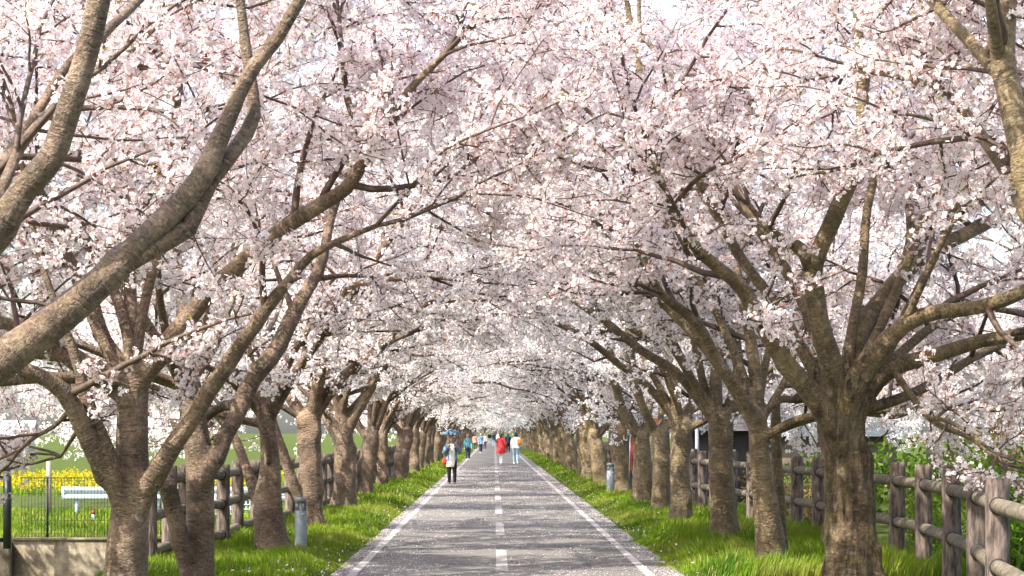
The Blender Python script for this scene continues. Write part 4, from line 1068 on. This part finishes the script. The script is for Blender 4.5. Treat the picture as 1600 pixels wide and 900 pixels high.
b = MB(); b.tube([Vector((Pm.x, 56, -.5)), Vector((Pm.x, 56, 2.0))], .045, 10); b.lathe([(.047, 2.0), (.05, 2.02), (.001, 2.05)], 10, (Pm.x, 56, 0)); sub('shaft', b, M['steel'], True)
b = MB(); b.tube([Vector((Pm.x, 56, -.34)), Vector((Pm.x, 56, -.22))], .09, 12); sub('base', b, M['steel'], True)

def banner(px, ytop, ybot, w, D, m, label, lean=0.0):
    """upright cloth banner on a thin pole"""
    global root
    a = P(px, ytop, D); zb = P(px, ybot, D).z
    gz = ground_z(a.x, D); root = empty('banner', (a.x, D, gz), label, 'banner')
    b = MB(); b.tube([Vector((a.x - w / 2, D, gz - .05)), Vector((a.x - w / 2 + lean, D, a.z + .05))], .012, 8); sub('pole', b, M['steel'], True)
    b = MB(); n = 10; n0 = 0; z1 = a.z
    for side in (0, 1):
        for i in range(n + 1):
            for j in range(5):
                f = i / n; zz = zb + (z1 - zb) * f; xx = a.x - w / 2 + .012 + w * j / 4 + lean * f
                b.v.append((xx, D + .03 * math.sin(j * 1.7 + i * .6) * (j / 4) + side * .006, zz)); b.b.append((xx, D, zz))
    for side in (0, 1):
        o = side * (n + 1) * 5
        for i in range(n):
            for j in range(4):
                q = (o + i * 5 + j, o + i * 5 + j + 1, o + (i + 1) * 5 + j + 1, o + (i + 1) * 5 + j); b.q.append(q if side == 0 else q[::-1])
    sub('cloth', b, m, True)
banner(985, 668, 735, .09, 56, M['red_cloth'], 'red upright banner between two trunks past the mossy one', .05)
banner(1021, 653, 674, .28, 53.5, M['orange_cloth'], 'small orange-red cloth showing above a fork in the right row')
banner(932, 680, 738, .30, 72, M['orange_cloth'], 'orange upright banner between far right trunks behind the bollard')

# ------------------------------------------------------------------ greenery beyond the log fence
def bush(x, y, w, h, n, seed, label, cA, cB, leaf=.035, group='leafy bushes beyond the log fence'):
    rg = np.random.default_rng(seed); gz = ground_z(x, y)
    root = empty('leafy_bush', (x, y, gz), label, 'bush', group)
    b = MB(); tips = []
    for i in range(26):
        a = rg.uniform(0, 6.28); rr_ = rg.uniform(.1, 1) * w * .5; hh = h * rg.uniform(.5, 1.0)
        p0 = Vector((math.cos(a) * rr_ * .35, math.sin(a) * rr_ * .35, -.05)); p2 = Vector((math.cos(a) * rr_, math.sin(a) * rr_, hh)); p1 = p0.lerp(p2, .5) + Vector((0, 0, hh * .12))
        b.tube([p0, p1, p2], [.009, .006, .002], 5, caps=False); tips.append((p0, p1, p2))
    b.build('stem', M['wood_pale'], root)
    t = rg.random(n); st = rg.integers(0, 26, n); T3 = np.array([[list(q) for q in tp] for tp in tips])[st]
    c = T3[:, 0] * ((1 - t) ** 2)[:, None] + T3[:, 1] * (2 * t * (1 - t))[:, None] + T3[:, 2] * (t ** 2)[:, None] + rg.normal(0, w * .07, (n, 3))
    c[:, 2] = np.maximum(c[:, 2], .02)
    Rm = rot_rand(rg, n); s = leaf * rg.uniform(.6, 1.4, n)
    tpl = np.array([[0, -1, 0], [.5, 0, .15], [0, 1.1, 0], [-.5, 0, .15]])
    V = np.einsum('nij,kj->nki', Rm, tpl) * s[:, None, None] + c[:, None, :]
    m_ = rg.random(n)[:, None]; C = np.repeat(np.array([cA]) * (1 - m_) + np.array([cB]) * m_, 4, 0)
    fo = link('foliage', mesh_np('foliage', V.reshape(-1, 3), np.arange(n * 4).reshape(-1, 4), m=M['blades'], col=C), root); tag(fo, kind='stuff')
for i_, (x, y, w_, h_, lb) in enumerate(((9.0, 45, 3.2, 1.5, 'wide green bush under the blossoms right of the slate roof'), (12.8, 53, 4.2, 2.0, 'big dark green bush in front of the brown house'), (8.2, 54, 3.0, 1.5, 'green bush behind the gnarled trunk at fence height'), (11.4, 40, 3.0, 1.5, 'broad yellow-green bush in front of the thicket at right'))):
    bush(x, y, w_, h_, 3000, 30 + i_, lb, (.05, .115, .016), (.15, .24, .03), .07)
bush(10.9, 50, 3.6, 4.0, 2200, 9, 'tall reddish brown thicket under the right edge limbs', (.13, .06, .045), (.24, .12, .09), .04)
G1, G2, G3 = (.07, .16, .02), (.20, .32, .04), (.32, .36, .06)
bush(5.35, 23.5, 1.3, .75, 2600, 1, 'bright leafy weeds behind the nearest fence posts at right', G1, G2)
bush(5.55, 26.5, 1.4, .85, 2600, 2, 'green weeds behind the fence just right of the gnarled trunk', G1, G2)
bush(5.9, 30.5, 1.7, 1.35, 3200, 3, 'tall yellow-green bush behind the fence right of the gnarled trunk', G2, G3)
bush(6.9, 33.5, 2.0, 1.2, 3200, 4, 'round green bush under the low blossoms at right', G1, G2, .04)
bush(6.2, 21.5, 1.5, .9, 2600, 5, 'green weeds behind the fence at the right edge of the photo', G1, G3)
bush(8.4, 38.0, 2.6, 1.3, 3200, 6, 'dark green bush furthest behind the fence at right', G1, (.13, .22, .03), .05)
bush(5.6, 39.5, 1.5, .9, 2000, 7, 'brownish dry bush behind the fence between two right trunks', (.16, .12, .06), (.30, .22, .11), .04)
bush(5.7, 47.0, 1.6, .9, 2000, 8, 'dry brown bush behind the fence beside the dark shed', (.16, .12, .06), (.26, .2, .1), .04)

# ------------------------------------------------------------------ people
def remeshed(mb, vox, name, m):
    me = mb.mesh(name + '_src'); o = bpy.data.objects.new('tmp', me); COL.objects.link(o)
    md = o.modifiers.new('r', 'REMESH'); md.mode = 'VOXEL'; md.voxel_size = vox
    sm = o.modifiers.new('s', 'SMOOTH'); sm.iterations = 2; sm.factor = 0.5
    dg = bpy.context.evaluated_depsgraph_get()
    r = bpy.data.meshes.new_from_object(o.evaluated_get(dg)); bpy.data.objects.remove(o); bpy.data.meshes.remove(me)
    r.name = name; r.materials.clear(); r.materials.append(m)
    r.polygons.foreach_set("use_smooth", np.ones(len(r.polygons), bool))
    return r
def V3(*a): return Vector(a)
def person(px, yfeet, H, rz, label, w, pose=None, vox=.010, Y=None):
    """w: clothing; pose: joints in units of body height, facing -Y, image right is +X when rz = 0"""
    Y = Y or EYE * F / (yfeet - CY); X = (px - CX) * Y / F
    root = empty('person', (X, Y, 0.003 if PATH_L < X < PATH_R else ground_z(X, Y)), label, 'person', None, R(rz))
    p = dict(eR=(-.135, -.02, .64), hR=(-.135, -.07, .50), eL=(.135, -.02, .64), hL=(.135, -.07, .50), kR=(-.055, -.02, .285), aR=(-.058, .01, .045), kL=(.055, -.01, .285), aL=(.058, 0, .045), head=(0, -.012, .93))
    p.update(pose or {})
    J = {k_: V3(*v) * H for k_, v in p.items()}
    hip = {s: V3(-.05 if s == 'R' else .05, 0, .50) * H for s in 'RL'}; sho = {s: V3(-.102 if s == 'R' else .102, .005, .805) * H for s in 'RL'}
    b = MB(); hc = J['head']
    b.lathe([(.001, -.068 * H), (.028 * H, -.062 * H), (.040 * H, -.035 * H), (.046 * H, 0), (.046 * H, .03 * H), (.036 * H, .055 * H), (.018 * H, .068 * H), (.001, .071 * H)], 18, hc, 1.0, 1.12)
    b.tube([hc + V3(0, -.045, .005) * H, hc + V3(0, -.060, -.012) * H, hc + V3(0, -.052, -.018) * H], [.006 * H, .010 * H, .007 * H], 8)      # nose
    for s in (-1, 1): b.tube([hc + V3(s * .044, .004, .008) * H, hc + V3(s * .053, .008, -.002) * H, hc + V3(s * .045, .004, -.018) * H], [.008 * H, .010 * H, .006 * H], 6)   # ears
    b.tube([V3(0, .008, .80) * H, hc + V3(0, .012, -.05) * H], [.036 * H, .031 * H], 12)
    tor = [V3(0, 0, .47), V3(0, 0, .53), V3(0, 0, .60), V3(0, 0, .68), V3(0, 0, .76), V3(0, .004, .81), V3(0, .006, .835)]
    b.tube([q * H for q in tor], [.085 * H, .096 * H, .084 * H, .092 * H, .104 * H, .092 * H, .045 * H], 18, flat=.66)
    for s in 'RL':
        k_, a_ = J['k' + s], J['a' + s]; fwd = V3(0, -1, 0)
        b.tube([hip[s] + V3(0, 0, .02) * H, hip[s].lerp(k_, .5), k_, k_.lerp(a_, .35), a_], [.056 * H, .048 * H, .035 * H, .034 * H, .021 * H], 14)
        b.tube([a_ + V3(0, .02, -.02) * H, a_ + V3(0, -.03, -.028) * H, a_ + V3(0, -.085, -.034) * H], [.022 * H, .022 * H, .015 * H], 10, flat=.8)
        e_, h_ = J['e' + s], J['h' + s]
        b.tube([sho[s], sho[s].lerp(e_, .5), e_, e_.lerp(h_, .4), h_], [.034 * H, .029 * H, .024 * H, .022 * H, .016 * H], 12)
        d = (h_ - e_).normalized(); sd = d.cross(V3(0, 1, 0)); sd = sd.normalized() if sd.length > .1 else V3(1, 0, 0); nr = d.cross(sd)
        pe_ = h_ + d * .050 * H
        b.tube([h_ - d * .008 * H, h_ + d * .025 * H, pe_], [.015 * H, .022 * H, .021 * H], 10)
        for f in range(4):
            o_ = sd * (f - 1.5) * .0105 * H; L = (.040, .047, .043, .033)[f] * H
            b.tube([pe_ + o_ - d * .012 * H, pe_ + o_ + d * L * .5 + nr * .006 * H, pe_ + o_ + d * L * .85 + nr * .02 * H], [.0062 * H, .0058 * H, .0045 * H], 6)
        b.tube([h_ + d * .012 * H - sd * .014 * H, h_ + d * .03 * H - sd * .03 * H, h_ + d * .052 * H - sd * .034 * H], [.008 * H, .007 * H, .005 * H], 6)
    link('body', remeshed(b, vox * .8, 'body', M['skin']), root)
    for s in (-1, 1):
        e = MB(); e.lathe([(.001, -.006 * H), (.006 * H, 0), (.001, .006 * H)], 8, hc + V3(s * .018, -.048, .006) * H, 1.2, .6); e.build('eye', M['shade_ring_black'], root, True)
    e = MB(); e.tube([hc + V3(-.016, -.046, -.036) * H, hc + V3(0, -.050, -.037) * H, hc + V3(.016, -.046, -.036) * H], [.002 * H, .0045 * H, .002 * H], 6); e.build('mouth', cloth('lip', (.42, .16, .14)), root, True)
    # hair
    hb = MB(); hl = w.get('hair_len', .05)
    hb.lathe([(.050 * H, -.004 * H), (.054 * H, .012 * H), (.052 * H, .04 * H), (.036 * H, .066 * H), (.012 * H, .078 * H), (.001, .079 * H)], 16, hc + V3(0, .004, .002) * H, 1.0, 1.14)
    hb.tube([hc + V3(0, .030, .03) * H, hc + V3(0, .038, -.02) * H, hc + V3(0, .034, -.02 - hl) * H], [.052 * H, .057 * H, .040 * H], 12, flat=.62)
    hb.lathe([(.046 * H, -.05 * H), (.056 * H, -.02 * H), (.056 * H, .02 * H), (.04 * H, .05 * H)], 14, hc + V3(0, .022, 0) * H, 1.0, .75)
    link('hair', remeshed(hb, vox, 'hair', w.get('hair', M['hair'])), root)
    if 'cap' in w:
        cb = MB(); cb.lathe([(.056 * H, .022 * H), (.057 * H, .045 * H), (.042 * H, .076 * H), (.001, .088 * H)], 16, hc + V3(0, .008, 0) * H, 1.0, 1.1)
        cb.lathe([(.001, .026 * H), (.055 * H, .024 * H), (.06 * H, .028 * H), (.001, .034 * H)], 14, hc + V3(0, -.045, 0) * H, .8, .9); cb.build('cap', w['cap'], root, True)
    # trousers
    tb = MB(); ls_ = w.get('loose', 1.12)
    tb.tube([V3(0, 0, .455) * H, V3(0, 0, .52) * H, V3(0, 0, .585) * H], [.088 * H, .102 * H, .090 * H], 16, flat=.70)
    for s in 'RL':
        k_, a_ = J['k' + s], J['a' + s]
        tb.tube([hip[s] + V3(0, 0, .02) * H, hip[s].lerp(k_, .5), k_, k_.lerp(a_, .45), a_ + V3(0, 0, .012) * H], [.060 * H * ls_, .052 * H * ls_, .040 * H * ls_, .037 * H * ls_, .030 * H * ls_], 14)
    link('trousers', remeshed(tb, vox, 'trousers', w['trousers']), root)
    for s in 'RL':
        a_ = J['a' + s]; sb = MB()
        sb.tube([a_ + V3(0, .034, -.022) * H, a_ + V3(0, .01, -.018) * H, a_ + V3(0, -.04, -.026) * H, a_ + V3(0, -.092, -.034) * H, a_ + V3(0, -.103, -.036) * H], [.022 * H, .029 * H, .026 * H, .020 * H, .010 * H], 12, flat=.75)
        so = MB(); so.tube([a_ + V3(0, .04, -.039) * H, a_ + V3(0, -.03, -.042) * H, a_ + V3(0, -.106, -.043) * H], [.024 * H, .026 * H, .018 * H], 12, flat=.22)
        sh = sb.build('shoe', w['shoe'], root, True); so.build('sole', w.get('sole', M['white_wall']), sh, True)
    # upper garments
    for (nm, m, low, flare, grow, sleeve, op) in w['tops']:
        cb = MB(); g = 1 + grow
        st_ = [(low, flare), (.53, .104), (.60, .094), (.68, .098), (.76, .110), (.815, .098), (.842, .050)]
        st_ = [q for q in st_ if q[0] == low or q[0] > low + .03]
        if low < .47: st_.insert(1, ((low + .53) / 2, (flare + .108) / 2))
        cb.tube([V3(0, .003, z) * H for z, _ in st_], [r_ * H * g for _, r_ in st_], 20, flat=.70)
        if sleeve:
            for s in 'RL':
                e_, h_ = J['e' + s], J['h' + s]; en = e_.lerp(h_, sleeve)
                cb.tube([sho[s] + V3(.018 if s == 'R' else -.018, 0, .004) * H, sho[s].lerp(e_, .5), e_, e_.lerp(en, .5), en], [.044 * H * g, .038 * H * g, .034 * H * g, .032 * H * g, .029 * H * g], 12)
        me = remeshed(cb, vox, nm, m)
        if op:      # worn open: cut the front away
            bm_ = [q.index for q in me.polygons if abs(q.center.x) < op * H * (1.0 if q.center.z < .80 * H else .55) and q.center.y < 0 and q.center.z > low * H - .05]
            import bmesh
            bm = bmesh.new(); bm.from_mesh(me); bm.faces.ensure_lookup_table()
            bmesh.ops.delete(bm, geom=[bm.faces[i] for i in bm_], context='FACES'); bm.to_mesh(me); bm.free()
        link(nm, me, root)
    root_h = H
    return root, J, X, Y
white = cloth('white_cotton', (.80, .78, .76), .05); black = cloth('black_cloth', (.016, .016, .018)); denim = cloth('denim', (.17, .26, .36)); jean = cloth('pale_denim', (.26, .38, .50))
teal = cloth('teal_knit', (.12, .36, .40)); navy = cloth('navy_cloth', (.03, .045, .09)); redc = cloth('red_wool', (.52, .045, .05)); salmon = cloth('salmon_cloth', (.66, .30, .26))
dgreen = cloth('dark_green_cloth', (.05, .10, .05)); yellow = cloth('yellow_cloth', (.80, .52, .05)); orange = cloth('orange_bag', (.80, .33, .04)); bluegrey = cloth('blue_grey_cloth', (.24, .36, .52))
plum = cloth('plum_cloth', (.16, .06, .12)); greyc = cloth('grey_cloth', (.35, .35, .36)); cream = cloth('cream_cloth', (.74, .71, .55)); darksh = cloth('dark_shoe', (.06, .05, .055))

# woman under the patterned parasol
rt, J, X, Y = person(706, 758, 1.50, 4, 'person in white smock and open denim jacket holding a blue patterned parasol', dict(trousers=black, loose=1.02, shoe=darksh, hair_len=.10,
    tops=[('smock', white, .40, .118, .04, .0, 0), ('hem', cream, .37, .122, .0, .0, 0), ('jacket', denim, .50, .112, .12, .97, .062)]),
    dict(eR=(-.165, -.03, .655), hR=(-.085, -.12, .77), eL=(.165, -.03, .66), hL=(.075, -.125, .80), aR=(-.05, .01, .045), aL=(.058, -.05, .045), kL=(.055, -.05, .285)), .007)
b = MB(); H = 1.5
b.box(-.21, -.115, -.16, -.09, .60, .82); b.lathe([(.001, .60), (.055, .605), (.06, .70), (.05, .80), (.001, .82)], 12, (-.165, -.125, 0), 1.0, .7)
bg = empty('shoulder_bag', (X, Y, 0.003), 'small red bag hanging at the hip of the person with the parasol', 'bag', None, R(4)); bb = MB()
bb.lathe([(.001, .62), (.066, .63), (.074, .70), (.066, .79), (.02, .815), (.001, .815)], 16, (-.215, -.03, 0), 1.0, .62); bb.build('pouch', cloth('red_leather', (.55, .04, .045)), bg, True)
bb = MB(); bb.tube([V3(-.215, -.03, .80), V3(-.185, .01, 1.0), V3(-.13, .03, 1.20), V3(-.05, .02, 1.255)], .008, 6); bb.build('strap', cloth('red_leather', (.55, .04, .045)), bg, True)
k = NT('parasol_cloth'); g = k.n("ShaderNodeTexCoord").outputs["Object"]
vv = k.noise(g, 16.0, 3.0, 0.7); c = k.ramp(vv, [(0.44, (.012, .04, .10)), (0.54, (.04, .12, .20)), (0.64, (.28, .40, .44))]); k.principled(c, .8); M['parasol'] = k.m
ub = empty('parasol', (X, Y, 0), 'small blue and white patterned parasol over the person in the white smock', 'parasol')
tipz = 1.69; cz = 1.525; ur = .30; hx, hy = X + .075 * 1.5, Y - .16
cxx, cyy = X + .0, Y - .03
cv = MB(); n0 = 0; rings = 6
for i in range(rings + 1):
    f = i / rings; 
    for k_ in range(32):
        th = 2 * math.pi * k_ / 32; sc_ = 1 - .06 * (1 - abs(math.cos(th * 4))) * f; rad_ = ur * math.sin(f * 1.25) / math.sin(1.25) * sc_
        z_ = cz + (tipz - cz) * math.cos(f * 1.45)
        cv.v.append((cxx + rad_ * math.cos(th) - X, cyy + rad_ * math.sin(th) - Y, z_)); cv.b.append(cv.v[-1])
    if i:
        o = (i - 1) * 32
        for k_ in range(32): cv.q.append((o + k_, o + 32 + k_, o + 32 + (k_ + 1) % 32, o + (k_ + 1) % 32))
cv.build('canopy', M['parasol'], ub, True)
b = MB(); b.tube([V3(hx - X, hy - Y, 1.12), V3(cxx - X, cyy - Y, tipz + .04)], .007, 8); b.build('shaft', M['steel'], ub, True)
b = MB(); b.tube([V3(hx - X + .01, hy - Y - .005, 1.06), V3(hx - X, hy - Y, 1.17)], .014, 8); b.build('handle', M['shade_ring_black'], ub, True)
for k_ in range(8):
    th = 2 * math.pi * k_ / 8; b = MB()
    b.tube([V3(cxx - X, cyy - Y, tipz - .012), V3(cxx - X + ur * .6 * math.cos(th), cyy - Y + ur * .6 * math.sin(th), cz + (tipz - cz) * .70), V3(cxx - X + ur * .95 * math.cos(th), cyy - Y + ur * .95 * math.sin(th), cz + .016)], .004, 5); b.build('rib', M['steel'], ub, True)

person(731, 719, 1.52, 8, 'person in teal cardigan and dark trousers walking behind the parasol holder', dict(trousers=navy, shoe=M['white_wall'], hair_len=.07, tops=[('shirt', jean, .50, .104, .03, 0, 0), ('cardigan', teal, .46, .112, .12, .95, .04)]),
       dict(aR=(-.058, -.07, .045), kR=(-.055, -.05, .285), aL=(.058, .06, .055), kL=(.055, -.01, .285)))
person(742, 703.5, 1.5, 170, 'distant person in salmon top and dark green trousers left of centre', dict(trousers=dgreen, shoe=cream, hair_len=.08, tops=[('top', salmon, .46, .112, .10, .9, 0)]))
person(751, 707.5, 1.55, 20, 'distant person in blue-grey jacket left of the centre line', dict(trousers=navy, shoe=greyc, hair_len=.04, tops=[('jacket', bluegrey, .44, .114, .14, .95, 0)]), dict(aR=(-.058, -.06, .045), aL=(.058, .06, .05)))
person(757.5, 702, 1.5, 10, 'distant person in white top and plum trousers beside the blue-grey jacket', dict(trousers=plum, shoe=darksh, hair_len=.08, tops=[('top', white, .48, .108, .12, .9, 0)]))
person(771, 696, 1.62, 180, 'small distant person in navy jacket and pale jeans near the vanishing point', dict(trousers=jean, shoe=M['white_wall'], tops=[('jacket', navy, .46, .110, .13, .95, 0)]), vox=.014)
person(765, 693, 1.6, 0, 'small distant person in black at the far end of the path', dict(trousers=greyc, shoe=darksh, tops=[('jacket', black, .46, .110, .12, .95, 0)]), vox=.014)
person(778, 694.5, 1.55, 0, 'small distant person in white at the far end of the path', dict(trousers=white, shoe=darksh, hair_len=.07, tops=[('top', white, .46, .110, .12, .95, 0)]), vox=.014)
person(783, 726.5, 1.60, 150, 'person in long red coat and white trousers walking away in the middle', dict(trousers=white, loose=1.05, shoe=M['white_wall'], hair_len=.10, tops=[('coat', redc, .36, .150, .16, .95, 0)]),
       dict(aR=(-.045, .05, .055), kR=(-.05, -.01, .285), aL=(.045, -.05, .045), kL=(.05, -.05, .285)))
rt, J, X, Y = person(806, 725, 1.62, 176, 'person in white top, pale jeans and navy cap walking away at right', dict(trousers=jean, loose=1.18, shoe=M['white_wall'], cap=navy, tops=[('top', white, .49, .112, .14, .9, 0)]),
       dict(aR=(-.06, .09, .07), kR=(-.058, .01, .285), aL=(.058, -.08, .045), kL=(.057, -.06, .285), eR=(-.16, .01, .65), hR=(-.15, -.03, .53)))
bg = empty('backpack', (X, Y, 0.003), 'orange-yellow bag slung on the right shoulder of the person in jeans', 'bag')
b = MB(); b.lathe([(.001, .98), (.10, .99), (.115, 1.10), (.10, 1.22), (.05, 1.27), (.001, 1.275)], 16, (.17, -.12, 0), .95, .55); b.build('pouch', orange, bg, True)
b = MB(); b.tube([V3(.15, -.12, 1.24), V3(.15, -.03, 1.35), V3(.14, .04, 1.33), V3(.15, .08, 1.15)], .012, 6); b.build('strap', orange, bg, True)
rt, J, X, Y = person(794, 707, 1.58, 175, 'distant person in navy jacket between the red coat and the white top', dict(trousers=black, shoe=darksh, tops=[('jacket', navy, .46, .110, .14, .95, 0)]))
bg = empty('handbag', (X, Y, 0.003), 'yellow bag held by the distant person in the navy jacket', 'bag')
b = MB(); b.lathe([(.001, .62), (.13, .63), (.14, .74), (.12, .80), (.001, .81)], 14, (-.22, -.06, 0), 1.0, .5); b.build('pouch', yellow, bg, True)
b = MB(); b.tube([V3(-.30, -.06, .79), V3(-.26, -.06, .87), V3(-.20, -.06, .87), V3(-.14, -.06, .79)], .012, 6); b.build('handle', yellow, bg, True)
